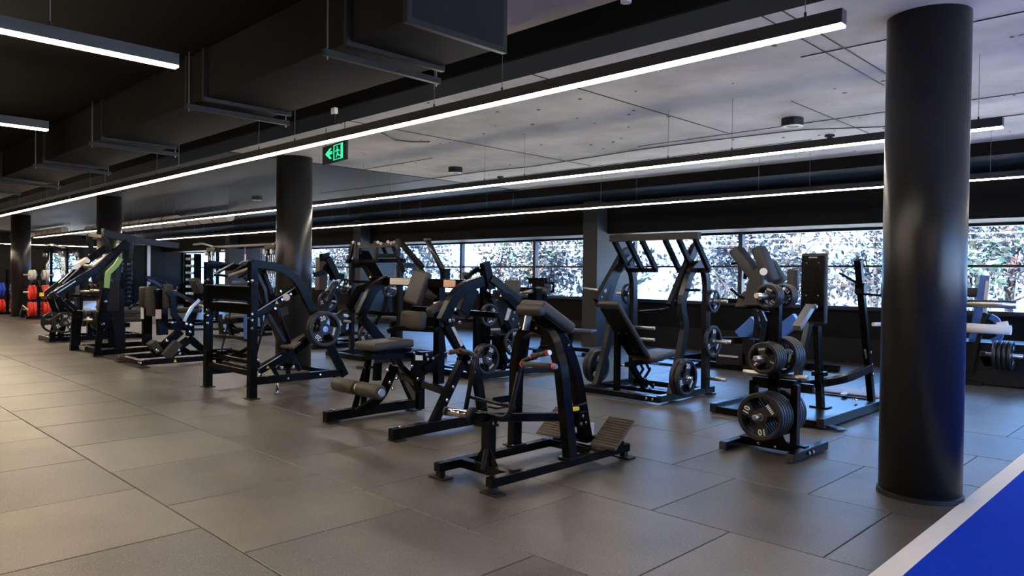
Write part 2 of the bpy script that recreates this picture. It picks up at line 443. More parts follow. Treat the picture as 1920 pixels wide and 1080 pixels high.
pils = [(-10.27, -9.87), (-19.35, -18.95), (-28.4, -28.0), (-37.5, -37.1)]
for i, (a, b_) in enumerate(pils):
    struct('wall_pilaster', MB().lohi((a, 12.6, -.01), (b_, WALL_Y, 3.17)), M['pil'], .004)
wx = [(X0, -37.5), (-37.1, -28.4), (-28.0, -19.35), (-18.95, -10.27), (-9.87, X1)]
for n_, (a, b_) in enumerate(wx):
    b = MB(); t = .05
    b.lohi((a, WALL_Y+.02, SILL-.02), (b_, WALL_Y+.14, SILL+t)); b.lohi((a, WALL_Y+.02, HEAD-t), (b_, WALL_Y+.14, HEAD))
    b.lohi((a, WALL_Y+.02, SILL), (a+t, WALL_Y+.14, HEAD)); b.lohi((b_-t, WALL_Y+.02, SILL), (b_, WALL_Y+.14, HEAD))
    fr = struct('window_%d' % (n_+1), b, M['frame'], .003)
    ms = [x for x in [-7.21+2.87*k for k in range(-14, 7)] if a+.3 < x < b_-.3]
    if n_ == 0: ms = []
    for x in ms:
        MB().lohi((x-.045, WALL_Y-.0, SILL), (x+.045, WALL_Y+.13, HEAD)).build('mullion', M['frame'], fr, .003)
    MB().lohi((a, WALL_Y+.03, 1.745), (b_, WALL_Y+.12, 1.79)).build('transom', M['frame'], fr, .003)
    MB().lohi((a, WALL_Y-.06, SILL-.035), (b_, WALL_Y+.03, SILL-.005)).build('sill', M['grey'], fr, .003)
    xs = [a]+ms+[b_]
    for q in range(len(xs)-1):
        for z0, z1 in ((SILL, 1.745), (1.79, HEAD)):
            MB().lohi((xs[q]+.02, WALL_Y+.075, z0), (xs[q+1]-.02, WALL_Y+.081, z1)).build('pane', M['glass'], fr, 0)
b = MB()
fr = struct('window_6', MB().lohi((X0-.12, 9.6, .95), (X0-.04, 13.85, 1.0)).lohi((X0-.12, 9.6, 2.4), (X0-.04, 13.85, 2.45)).lohi((X0-.12, 12.6, .95), (X0-.04, 12.68, 2.45)).lohi((X0-.12, 9.6, 1.6), (X0-.04, 13.85, 1.66)), M['frame'], .003)
MB().lohi((X0-.1, 9.6, .95), (X0-.095, 13.85, 2.45)).build('pane', M['glass'], fr, 0)

# round columns
def column(x, y, r, label):
    t = thing('round_column', label, 'column', (x, y, 0), 'round columns')
    b = MB(); b.tube([(x, y, 0), (x, y, CEIL)], r, 64); o = b.build('shaft', M['col'], t, 0)
    for p in o.data.polygons: p.use_smooth = len(p.vertices) == 4
    vs, fs = lathe([(r, 0), (r+.012, 0), (r+.01, .03), (r, .036)], 64)
    MB().add([(x+a, y+b2, c) for a, b2, c in vs], fs).build('base_ring', M['blackm'], t, 0)
column(-1.565, 5.70, .2625, 'large black round column at right, beside the white stripe')
column(-10.68, 5.86, .275, 'black round column behind the frame with the 20 kilogram plate')
column(-19.7, 5.85, .275, 'black round column behind the tall lever machine at left')
column(-28.5, 5.8, .278, 'leftmost black round column, between the red and blue plates')

# linear lamps
def lamp(a, b_, z, label, m, group, wires=True, w=.06, hgt=.07):
    a = V((*a, z)); b_ = V((*b_, z)); d = (b_-a).normalized(); n = V((-d.y, d.x, 0))
    t = thing('linear_lamp', label, 'ceiling lamp', a, group)
    MB().bar(a+V((0, 0, hgt/2+.012)), b_+V((0, 0, hgt/2+.012)), hgt, w, (0, 0, 1)).build('housing', M['lampbody'], t, .002)
    MB().bar(a+d*.004+V((0, 0, .006)), b_-d*.004+V((0, 0, .006)), .012, w-.006, (0, 0, 1)).build('diffuser', m, t, 0)
    if wires:
        L = (b_-a).length; k = 1.0
        while k < L:
            for q in (k, k+.75):
                if q < L:
                    p = a+d*q+V((0, 0, hgt+.012))
                    wr = MB().tube([p, V((p.x, p.y, 3.328 if p.y < 3.1 else 3.336))], .0022, 5).build('suspension_wire', M['wire'], t, 0)
                    MB().tube([p-V((0, 0, .003)), p+V((0, 0, .03))], .007, 6).build('wire_grip', M['blackm'], wr, 0)
            k += 2.9
G_ = 'long linear lamps'
lamp((-14.15, 3.62), (-1.36, 3.62), 2.72, 'nearest long linear lamp, ending in front of the big column', M['lampc'], G_)
lamp((-40.0, 3.62), (-14.25, 3.62), 2.72, 'continuation of the nearest linear lamp, at the left edge', M['lamp'], G_)
lamp((-31.5, 6.83), (-1.33, 6.83), 2.72, 'second long linear lamp, passing behind the round columns', M['lampc'], G_)
lamp((-35.0, 10.17), (7.0, 10.17), 2.72, 'third long linear lamp, nearest the windows', M['lampc'], G_)
lamp((-4.52, -6.5), (-4.52, 1.71), 2.72, 'upper short lamp at the top left, crossing the others', M['lamp'], G_)
lamp((-7.38, -6.5), (-7.38, 1.70), 2.72, 'lower short lamp at the left edge', M['lamp'], G_)
lamp((-10.25, -6.5), (-10.25, 1.70), 2.72, 'added short cross lamp, unseen beyond the left edge', M['lamp'], G_)  # unseen next lamp of the row, added to balance the light
lamp((-40.0, 6.2), (-40.0, 13.2), 2.72, 'farthest lamp, crossing the end of the room', M['lamp'], G_)
lamp((2.0, -6.5), (2.0, 1.7), 2.72, 'lamp over the turf behind the viewer', M['lamp'], G_, False)

# air duct
def duct():
    zb, zt = 2.93, 3.33; ya = 2.5; yb = 3.22; xe = -3.28
    t = thing('air_duct', 'long black rectangular air duct under the dark ceiling', 'air duct', (xe, ya, zb))
    MB().lohi((-40, ya, zb), (xe, yb, zt)).build('duct_body', M['duct'], t, .004)
    xs = [-3.3, -3.9, -6.0, -6.35, -8.6, -11.0, -13.5, -16, -18.5, -21, -24, -27, -30]
    for i, x in enumerate(xs):
        MB().lohi((x-.02, ya-.03, zb-.03), (x+.02, yb+.03, zt)).build('flange', M['blackm'], t, .002)
    for x in (-4.05, -6.2, -8.8, -11.2, -13.7, -18.7):
        MB().bar((x, ya-.09, zb-.05), (x, yb+.12, zb-.05), .04, .04).build('hanger_rail', M['blackm'], t, .002)
        for y in (ya-.06, yb+.09): MB().tube([(x, y, zb-.09), (x, y, CEIL)], .006, 6).build('hanger_rod', M['wire'], t, 0)
duct()

# exit sign
def exit_sign():
    c = aty(628, 287, 4.9)
    t = thing('exit_sign', 'small green illuminated exit sign with arrow and running figure', 'exit sign', c)
    d = aty(657, 287, 4.9)-aty(600, 287, 4.9); wd = d.length
    hh = (aty(628, 269, 4.9)-aty(628, 304, 4.9)).length
    yaw = math.radians(-8)
    R = Matrix.Rotation(yaw, 3, 'Z')
    q = lambda x, z, y=0: c + R @ V((x*wd, y, z*hh))
    n = R @ V((0, 1, 0))
    MB().box(c, (wd, .03, hh), R).build('housing', M['blackm'], t, .002)
    f = -.018
    def pl(nm, pts): MB().poly([q(x, z, f) for x, z in pts], n, .004).build(nm, M['green'], t, 0)
    pl('arrow', [(-.36, .05), (-.16, .30), (-.09, .30), (-.19, .12), (-.06, .12), (-.06, -.03), (-.19, -.03), (-.09, -.27), (-.16, -.27)])
    b = MB()
    for x0, x1, z0, z1 in ((0, .03, -.4, .4), (.0, .38, .36, .4), (0, .38, -.4, -.36), (.3, .38, -.4, .4)):
        b.poly([q(x0, z0, f), q(x1, z0, f), q(x1, z1, f), q(x0, z1, f)], n, .004)
    b.build('door_symbol', M['green'], t, 0)
    b = MB()
    def limb(x0, z0, x1, z1, w_=.012): b.bar(q(x0, z0, f), q(x1, z1, f), .004, w_*1.0, n)
    b.tube([q(.145, .245, f-.002), q(.145, .245, f+.002)], .012, 10)
    limb(.15, .17, .165, -.04, .022); limb(.15, .14, .07, .04); limb(.16, .14, .25, .03); limb(.165, -.04, .11, -.28, .014); limb(.17, -.04, .21, -.2, .014); limb(.21, -.2, .29, -.22, .012)
    b.build('running_figure', M['green'], t, 0)
    for s in (-.4, .4): MB().tube([q(s, .5), V((q(s, .5).x, q(s, .5).y, CEIL))], .004, 6).build('hanging_rod', M['blackm'], t, 0)
exit_sign()

# round ceiling speakers, sprinklers, cable run
def can(px, py, r, h, name, label, cat, group=None, ring=True):
    c = atz(px, py, CEIL)
    t = thing(name, label, cat, c, group)
    MB().tube([c, c-V((0, 0, h))], r, 24).build('housing', M['blackm'], t, .004)
    if ring:
        vs, fs = lathe([(r*.6, -h-.006), (r*.97, -h-.006), (r*.97, -h+.002), (r*.6, -h+.002)], 24)
        MB().add([c+V(v) for v in vs], fs).build('trim_ring', M['whiter'], t, 0)
    return c
can(1486, 222, .12, .09, 'ceiling_speaker', 'black round ceiling unit with pale ring near the big column', 'ceiling speaker', 'round ceiling units')
can(854, 314, .12, .09, 'ceiling_speaker', 'black round ceiling unit with pale ring left of the window pilaster', 'ceiling speaker', 'round ceiling units')
can(482, 369, .12, .08, 'ceiling_speaker', 'far round ceiling unit left of the second column', 'ceiling speaker', 'round ceiling units')
for px, py, s_ in ((1556, 253, 'small black ceiling sensor above the second lamp, near the big column'), (938, 331, 'small black ceiling sensor above the second lamp, mid picture')):
    c = atz(px, py, CEIL); t = thing('ceiling_sensor', s_, 'sensor', c, 'ceiling sensors')
    MB().tube([c, c-V((0, 0, .03))], .06, 16).build('base', M['blackm'], t, .002)
    MB().tube([c-V((0, 0, .03)), c-V((0, 0, .09))], .035, 12).build('head', M['blackm'], t, .002)
pts = [atz(x, y, CEIL-.012) for x, y in ((1960, 208), (1903, 216), (1820, 226), (1700, 236), (1510, 243), (1480, 246), (1342, 262), (1202, 280), (1000, 312), (900, 322), (760, 342), (600, 362))]
tag(MB().tube(pts, .007, 6).build('ceiling_cable', M['cable'], None, 0), 'long black cable clipped along the concrete ceiling', 'cable')
pts = [atz(x, y, CEIL-.012) for x, y in ((715, 249), (740, 262), (770, 266), (806, 266))]
tag(MB().tube(pts, .008, 6).build('ceiling_cable', M['cable'], None, 0), 'short drooping cable on the ceiling above the exit sign', 'cable')
c = aty(627, 208, 3.94); t = thing('emergency_light', 'small pale box fixed to the dark beam above the exit sign', 'emergency light', c)
MB().box(c, (.07, .04, .06)).build('housing', M['whiter'], t, .004); MB().box(c+V((0, 0, -.07)), (.02, .02, .08)).build('lead', M['blackm'], t, 0)

# outside
struct('ground_outside', MB().lohi((-70, WALL_Y+.25, -1.2), (40, 60, -1.0)).lohi((-70, -10, -1.2), (X0-.3, WALL_Y+.25, -1.0)).lohi((X1+.2, Y0, -.4), (40, WALL_Y+.25, -.2)), M['ground'])  # strip beyond the right wall is unseen, added to bounce sun onto the ceiling
def leaf_mesh(seed, n, rx, rz, size, mi):
    rr = random.Random(seed); b = MB()
    cl = [(rr.gauss(0, rx*.5), rr.gauss(0, rx*.4), rr.gauss(0, rz*.5)) for _ in range(max(8, n//45))]
    for i in range(n):
        c = V(rr.choice(cl))+V((rr.gauss(0, .22), rr.gauss(0, .22), rr.gauss(0, .2)))
        a = V((rr.uniform(-1, 1), rr.uniform(-1, 1), rr.uniform(-1, .4))).normalized(); s = size*rr.uniform(.6, 1.5)
        p = a.orthogonal().normalized()*s*.22
        b.add([c, c+a*s*.5+p, c+a*s, c+a*s*.5-p], [(0, 1, 2, 3)])
    me = bpy.data.meshes.new('foliage'); me.from_pydata(b.v, [], b.f); me.materials.append(M['leaf%d' % mi]); return me, cl
TR = []
for i, (mi, n, sz) in enumerate(((0, 1700, .21), (1, 1400, .19), (2, 1300, .19), (1, 1700, .17))):
    TR.append((leaf_mesh(20+i, n, 1.5, 1.7, sz, mi)))
rt_ = random.Random(11)
kinds = ['dark green leafy tree', 'grey green leafy tree', 'thin brown leafed tree', 'fine leafed pale tree']
trees = []
for i in range(38):
    x = -46+i*1.75+rt_.uniform(-.6, .6); y = rt_.choice((18, 20.5, 23.5))+rt_.uniform(-.8, .8)
    if i > 33: x = -49.0+rt_.uniform(-1, 1); y = 5.5+(i-33)*2.2
    fl = -1.0; k = rt_.randrange(4); zc = rt_.uniform(1.6, 2.9)
    t = thing('garden_tree', 'pending', 'tree', (x, y, -1.0), 'trees outside the windows')
    trees.append((-math.atan2(y, -x), t, kinds[k])); me, cl = TR[k]; fo = bpy.data.objects.new('foliage', me); C.objects.link(fo); fo.parent = t; fo.location = (0, 0, zc+1.0); fo['kind'] = 'stuff'
    s_ = rt_.uniform(.8, 1.15); fo.scale = (s_, s_, s_)
    b = MB(); base = V((x, y, -1.0)); top = V((x+rt_.uniform(-.5, .5), y, zc+1))
    b.tube([base, base.lerp(top, .5)+V((rt_.uniform(-.2, .2), 0, 0)), top], [.11, .08, .03], 7)
    b.build('trunk', M['bark'], t, 0)
    b = MB()
    for q in cl[:26]:
        s = base.lerp(top, rt_.uniform(.35, .95)); e = V((x, y, zc))+V(q)*s_
        b.tube([s, (s+e)/2+V((0, 0, .15)), e], [.035, .02, .006], 5)
    b.build('branches', M['bark'], t, 0)

ORD = 'leftmost second third fourth fifth sixth seventh eighth ninth tenth eleventh twelfth thirteenth fourteenth fifteenth sixteenth seventeenth eighteenth nineteenth twentieth'.split()
trees.sort(key=lambda q: math.atan2(q[1].location.y, -q[1].location.x))
for i, (_, t, kd) in enumerate(trees):
    n_ = len(trees)
    if i < 19: w_ = ORD[i]+('' if i == 0 else ' from the left')
    else: w_ = (ORD[n_-1-i] if n_-1-i else 'rightmost')+(' from the right' if n_-1-i else '')
    t['label'] = '%s, %s of the trees outside the windows' % (kd, w_)
for (px, py, pl), lb in (((353, 268, 4.0), 'small reddish sprinkler head below the dark beam, left of the exit sign'), ((1184, 10, 3.9), 'small pale fitting on the dark beam above the nearest lamp')):
    c = aty(px, py, pl); c = V((c.x, c.y-.06, c.z)); t = thing('sprinkler', lb, 'sprinkler', c)
    MB().tube([(c.x, c.y, c.z), (c.x, c.y, c.z+.02)], .035, 12).build('deflector', M['orange'] if px < 500 else M['whiter'], t, 0)
    MB().tube([(c.x, c.y, c.z+.02), (c.x, c.y, 3.336)], .01, 8).build('stem', M['blackm'], t, 0)
# ------------------------------------------------------------------ machine helpers
CR = dict(c1=(780, 540, 2.634), c2=(580, 480, 3.0), c3=(360, 470, 3.725), c4=(60, 420, 3.856), c5=(1060, 420, 3.084), c6=(1320, 440, 2.4555), c7=(580, 430, 4.32), c8=(800, 430, 3.7226),
          d1=(0, 400, 4.153), d2=(1780, 400, 3.0), e1=(980, 400, 3.857), e2=(1360, 400, 3.375), e3=(580, 420, 6), e4=(340, 430, 5.145), e5=(0, 430, 5.684), e6=(200, 430, 8.31), e7=(820, 470, 4.32), e8=(620, 540, 6))
def PXY(c, x, y): a, b, s = CR[c]; return a+x/s, b+y/s
def X(c, x, y, v): return atx(*PXY(c, x, y), v)
def Y(c, x, y, v): return aty(*PXY(c, x, y), v)
def Z(c, x, y, v): return atz(*PXY(c, x, y), v)
XA, YA, ZA = V((1, 0, 0)), V((0, 1, 0)), V((0, 0, 1))
def one(t, nm, m, *bars, bevel=.0035):
    b = MB()
    for q in bars:
        if len(q) == 5: b.bar(*q)
        else: b.path(*q)
    return b.build(nm, m, t, bevel)
def bar(t, nm, a, b_, w=.06, h=.06, n=XA, m=None, bevel=.0035):
    return MB().bar(a, b_, w, h, n).build(nm, m or M['black'], t, bevel)
def path(t, nm, pts, w=.06, h=.06, n=XA, m=None):
    return MB().path(pts, w, h, n).build(nm, m or M['black'], t)
def tube(t, nm, pts, r=.016, m=None, seg=12):
    o = MB().tube(pts, r, seg).build(nm, m or M['black'], t, 0)
    for p in o.data.polygons: p.use_smooth = len(p.vertices) == 4
    return o
def foot(t, p, sx=.12, sy=.08, h=.012):
    p = V(p); return MB().lohi((p.x-sx/2, p.y-sy/2, 0), (p.x+sx/2, p.y+sy/2, h)).build('foot', M['blackm'], t, .002)
def horn(t, p, d, L=.2, r=.024, m=None, col=True):
    d = V(d).normalized(); p = V(p)
    o = tube(t, 'weight_horn', [p, p+d*L, p+d*(L+.004)], [r, r, r*.8], m or M['chrome'], 16)
    if col: tube(t, 'horn_collar', [p, p+d*.018], r*1.9, M['blackm'], 16)
    return o

# ------------------------------------------------------------------ chest supported row, front centre
def chest_row():
    t = thing('chest_supported_row', 'black lever row machine with chest pad and ribbed foot plates, nearest machine', 'gym machine', (-3.9, 4.2, 0))
    for x in (-3.62, -4.18):
        bar(t, 'base_rail', (x, 3.46, .085), (x, 5.06, .085), .07, .065)
        for y in (3.5, 5.02):
            foot(t, (x, y, 0), .17, .1); bar(t, 'foot_post', (x, y, .01), (x, y, .055), .05, .05, XA, M['blackm'])
    bar(t, 'cross_rail', (-4.18, 3.7, .085), (-3.62, 3.7, .085), .075, .064, YA)
    bar(t, 'cross_rail', (-4.18, 4.72, .085), (-3.62, 4.72, .085), .075, .064, YA)
    # pivot post on the front cross rail, with gussets
    bar(t, 'pivot_post', (-3.9, 3.72, .1), (-3.9, 3.72, .47), .09, .07)
    for s in (-1, 1):
        MB().poly([(-3.9+s*.035, 3.7, .12), (-3.9+s*.13, 3.7, .12), (-3.9+s*.035, 3.7, .25)], YA, .008).build('gusset', M['black'], t, .002)
    MB().bar((-3.86, 3.66, .24), (-3.79, 3.56, .12), .015, .03, (0, 0, 1)).build('gusset_bar', M['grey'], t, .002)
    # arched frame, sides and rear leg
    top = V((-3.9, 4.23, 1.1))
    for s in (-1, 1):
        path(t, 'frame_leg', bend([(-3.9+s*.30, 4.3, .12), (-3.9+s*.235, 4.25, .84), (-3.9+s*.15, 4.23, 1.06), (-3.9+s*.0, 4.23, 1.12)], .2, 5), .095, .075, YA)
        foot_ = MB().lohi((-3.9+s*.30-.06, 4.22, .118), (-3.9+s*.30+.06, 4.38, .13)).build('leg_plate', M['black'], t, .002)
        bolts(t, [((-3.9+s*.30+.045*s*-1, 4.235, .13), ZA), ((-3.9+s*.30+.045*s*-1, 4.365, .13), ZA)], .01)
    path(t, 'frame_leg', bend([(-3.9, 4.86, .12), (-3.9, 4.7, .72), (-3.9, 4.52, 1.02), (-3.9, 4.2, 1.13)], .25, 6), .08, .1, XA)
    MB().lohi((-3.97, 4.79, .118), (-3.83, 4.95, .13)).build('leg_plate', M['black'], t, .002)
    # chest pad
    a = V((-3.9, 4.17, 1.275)); b = V((-3.9, 4.53, 1.085)); d = b-a; nrm = V((0, -d.z, d.y)).normalized()
    R = frame_rot(XA, nrm)
    cc = (a+b)/2
    pad('chest_pad', M['vinyl'], t, cc+nrm*.005, (.26, d.length+.04, .095), R, .03, 3)
    pad('chest_pad_nose', M['vinyl'], t, a+V((0, -.012, -.03)), (.26, .09, .085), frame_rot(XA, (0, -.5, 1)), .03, 3)
    MB().box(cc-nrm*.045, (.2, .32, .012), R).build('pad_plate', M['blackm'], t, .002)
    bar(t, 'pad_bracket', a+V((0, .1, -.08)), (-3.9, 4.26, 1.06), .08, .09)
    MB().poly([(-3.93, 4.13, 1.2), (-3.93, 4.2, 1.2), (-3.93, 4.17, 1.08), (-3.93, 4.1, 1.09)], XA, .012).build('stop_plate', M['steel'], t, .002)
    bolts(t, [((-3.85, 4.17, 1.1), -YA), ((-3.95, 4.17, 1.1), -YA), ((-3.858, 4.56, .95), XA)], .014)
    # lever arm
    L0 = V((-3.9, 3.60, .48)); L1 = V((-3.9, 4.72, .34))
    bar(t, 'lever_arm', L0, L1, .06, .065)
    MB().box((-3.9, 3.85, .53), (.1, .2, .012)).build('lever_stop', M['black'], t, .002)
    MB().box((-3.9, 3.86, .58), (.012, .2, .05)).build('lever_rib', M['black'], t, .002)
    bar(t, 'pivot_bracket', (-3.9, 3.72, .4), (-3.9, 3.72, .47), .12, .1)
    bolts(t, [((-3.84, 3.70, .43), XA), ((-3.84, 3.75, .43), XA)], .013)
    MB().box((-3.9, 4.72, .33), (.17, .1, .13)).build('pivot_block', M['black'], t, .006)
    tube(t, 'release_pin', [(-3.9, 4.6, .42), (-3.84, 4.78, .45)], .014)
    MB().box((-3.86, 4.66, .42), (.05, .06, .03)).build('yellow_tab', M['yellow'], t, .003)
    bolts(t, [((-3.81, 4.7, .36), XA), ((-3.81, 4.74, .3), XA), ((-3.81, 4.68, .3), XA)], .013)
    MB().box((-3.9, 4.93, .2), (.02, .06, .12)).build('warning_plate', M['label'], t, .001)
    # weight horn
    hb = V((-3.95, 3.62, .485)); ht = atx(837, 771, -4.19)
    d = (ht-hb).normalized()
    tube(t, 'horn_collar', [hb, hb+d*.04], .055, M['blackm'], 20)
    tube(t, 'weight_horn', [hb+d*.03, ht, ht+d*.002], [.031, .031, .022], M['chrome'], 20)
    tube(t, 'horn_cap', [ht-d*.01, ht+d*.012], .033, M['blackm'], 16)
    # U shaped handle frame
    yb = 3.70
    pl = [(-4.15, yb+.02, .50), (-4.15, yb+.1, .9)]
    tube(t, 'handle_frame', bend([(-4.16, yb+.02, .47), (-4.14, yb+.1, .90), (-4.30, yb+.07, .925)], .06, 5), .018, M['grey'])
    tube(t, 'handle_frame', bend([(-3.92, yb, .49), (-3.67, yb, .49), (-3.63, yb+.08, .90), (-3.52, yb+.12, .935)], .09, 6), .018, M['grey'])
    tube(t, 'handle_frame', [(-4.16, yb+.02, .475), (-3.92, yb, .49)], .018, M['grey'])
    tube(t, 'handle_crossbar', [(-4.15, yb+.05, .58), (-3.65, yb+.04, .565)], .013, M['grey'])
    def grip(a, b_):
        a, b_ = V(a), V(b_); d = (b_-a).normalized(); L = (b_-a).length
        gr = tube(t, 'grip', [a+d*.02, b_-d*.025], .0185, M['foam'], 14)
        for q in (.012, L-.03): tube(gr, 'grip_ring', [a+d*q, a+d*(q+.012)], .021, M['ring'], 14)
        tube(gr, 'grip_end', [b_-d*.018, b_], .018, M['chrome'], 14)
    ga = V((-4.27, yb+.07, .924)); grip(ga, atx(843, 661, -4.46))
    gb = V((-3.54, yb+.11, .932)); grip(gb+V((-.03, 0, 0)), atx(1031, 661, -3.36))
    gc = V((-3.62, yb+.06, .88)); grip(gc, atx(1043, 687, -3.28))
    tube(t, 'handle_stub', [(-3.64, yb+.06, .87), gc+V((.02, 0, -.005))], .012, M['grey'])
    MB().poly([atx(968, 683, -3.64), atx(983, 672, -3.64), atx(985, 690, -3.64), atx(970, 700, -3.64)], YA, .008).build('handle_gusset', M['grey'], t, .002)
    # ribbed foot plates
    def fplate(c, tilt):
        R = Matrix.Rotation(tilt, 3, 'X')
        c = V(c)
        fp = pad('foot_plate', M['tread'], t, c, (.26, .33, .02), R, .009, 2)
        b = MB()
        for k in range(12): b.box(c+R @ V((0, -.148+k*.027, .012)), (.24, .011, .008), R)
        b.build('tread_ribs', M['tread'], fp, 0)
        bar(t, 'foot_plate_bracket', c-R @ V((0, 0, .01)), V((c.x, c.y+.05, .12)), .12, .05)
    fplate((-3.60, 4.83, .235), math.radians(38))
    fplate((-4.2, 4.83, .235), math.radians(38))
    bar(t, 'plate_beam', (-4.25, 4.9, .14), (-3.55, 4.9, .14), .05, .05, YA)
chest_row()

# ------------------------------------------------------------------ plate tree
def plate_tree():
    x = -2.87
    t = thing('weight_plate_tree', 'black plate storage tree loaded with black plates, left of the big column', 'plate rack', (x, 6.2, 0))
    for xf in (-3.17, -2.57):
        o = bar(t, 'base_foot', (xf, 5.86, .045), (xf, 6.56, .045), .07, .07)
        for y in (5.855, 6.565): MB().box((xf, y, .045), (.066, .012, .066)).build('end_cap', M['foam'], t, .003)
    bolts(t, [((-2.532, 6.14, .045), XA), ((-2.532, 6.22, .045), XA)], .017)
    bar(t, 'cross_beam', (-3.17, 6.2, .055), (-2.57, 6.2, .055), .08, .07, YA)
    bolts(t, [((-2.98, 6.158, .05), -YA), ((-2.83, 6.158, .05), -YA)], .015)
    for s in (-.19, .19): bar(t, 'lower_upright', (x+s, 6.2, .08), (x+s, 6.2, .6), .06, .07)
    bar(t, 'shelf_beam', (x-.19, 6.2, .6), (x+.19, 6.2, .6), .07, .07, YA)
    bar(t, 'upright', (x, 6.2, .1), (x, 6.2, 1.44), .09, .07)
    MB().poly([(x-.14, 6.16, .09), (x+.14, 6.16, .09), (x+.05, 6.16, .25), (x-.05, 6.16, .25)], YA, .01).build('gusset', M['black'], t, .002)
    for z in (.33, .83, 1.36):
        horn(t, (x, 6.16, z), (0, -1, .02), .33, .023, M['steel'], False)
        horn(t, (x, 6.24, z), (0, 1, .02), .33, .023, M['steel'], False)
    for s in (-1, 1): horn(t, (x+s*.05, 6.2, .66), (s, 0, .03), .24, .023, M['steel'], False)
    G = 'plates on the storage tree'
    def stack(kind, z, n, T, sgn, y0, spin, what):
        for i in range(n):
            y = y0+sgn*(n-1-i)*-1*T if False else y0+sgn*i*T
            last = i == n-1
            nm = ('outermost' if last else 'innermost' if i == 0 else ['', 'second', 'third', 'fourth', 'fifth'][i]+' from the post')
            plate(kind, (x, y, z), (0, sgn, 0) if sgn < 0 else (0, -1, 0), spin, 'black plate on the tree, %s, %s' % (what, nm), G, last or sgn > 0)
    stack('10', .33, 5, .047, -1, 6.13, math.radians(130), 'bottom front stack')
    stack('10', .33, 3, .047, 1, 6.30, math.radians(30), 'bottom rear stack')
    stack('5s', .83, 5, .038, -1, 6.13, math.radians(190), 'middle front stack')
    stack('10s', .83, 4, .047, 1, 6.30, math.radians(80), 'middle rear stack')
    stack('2.5', 1.36, 4, .032, -1, 6.13, math.radians(160), 'top front stack')
    stack('2.5', 1.36, 4, .032, 1, 6.32, math.radians(10), 'top rear stack')
plate_tree()

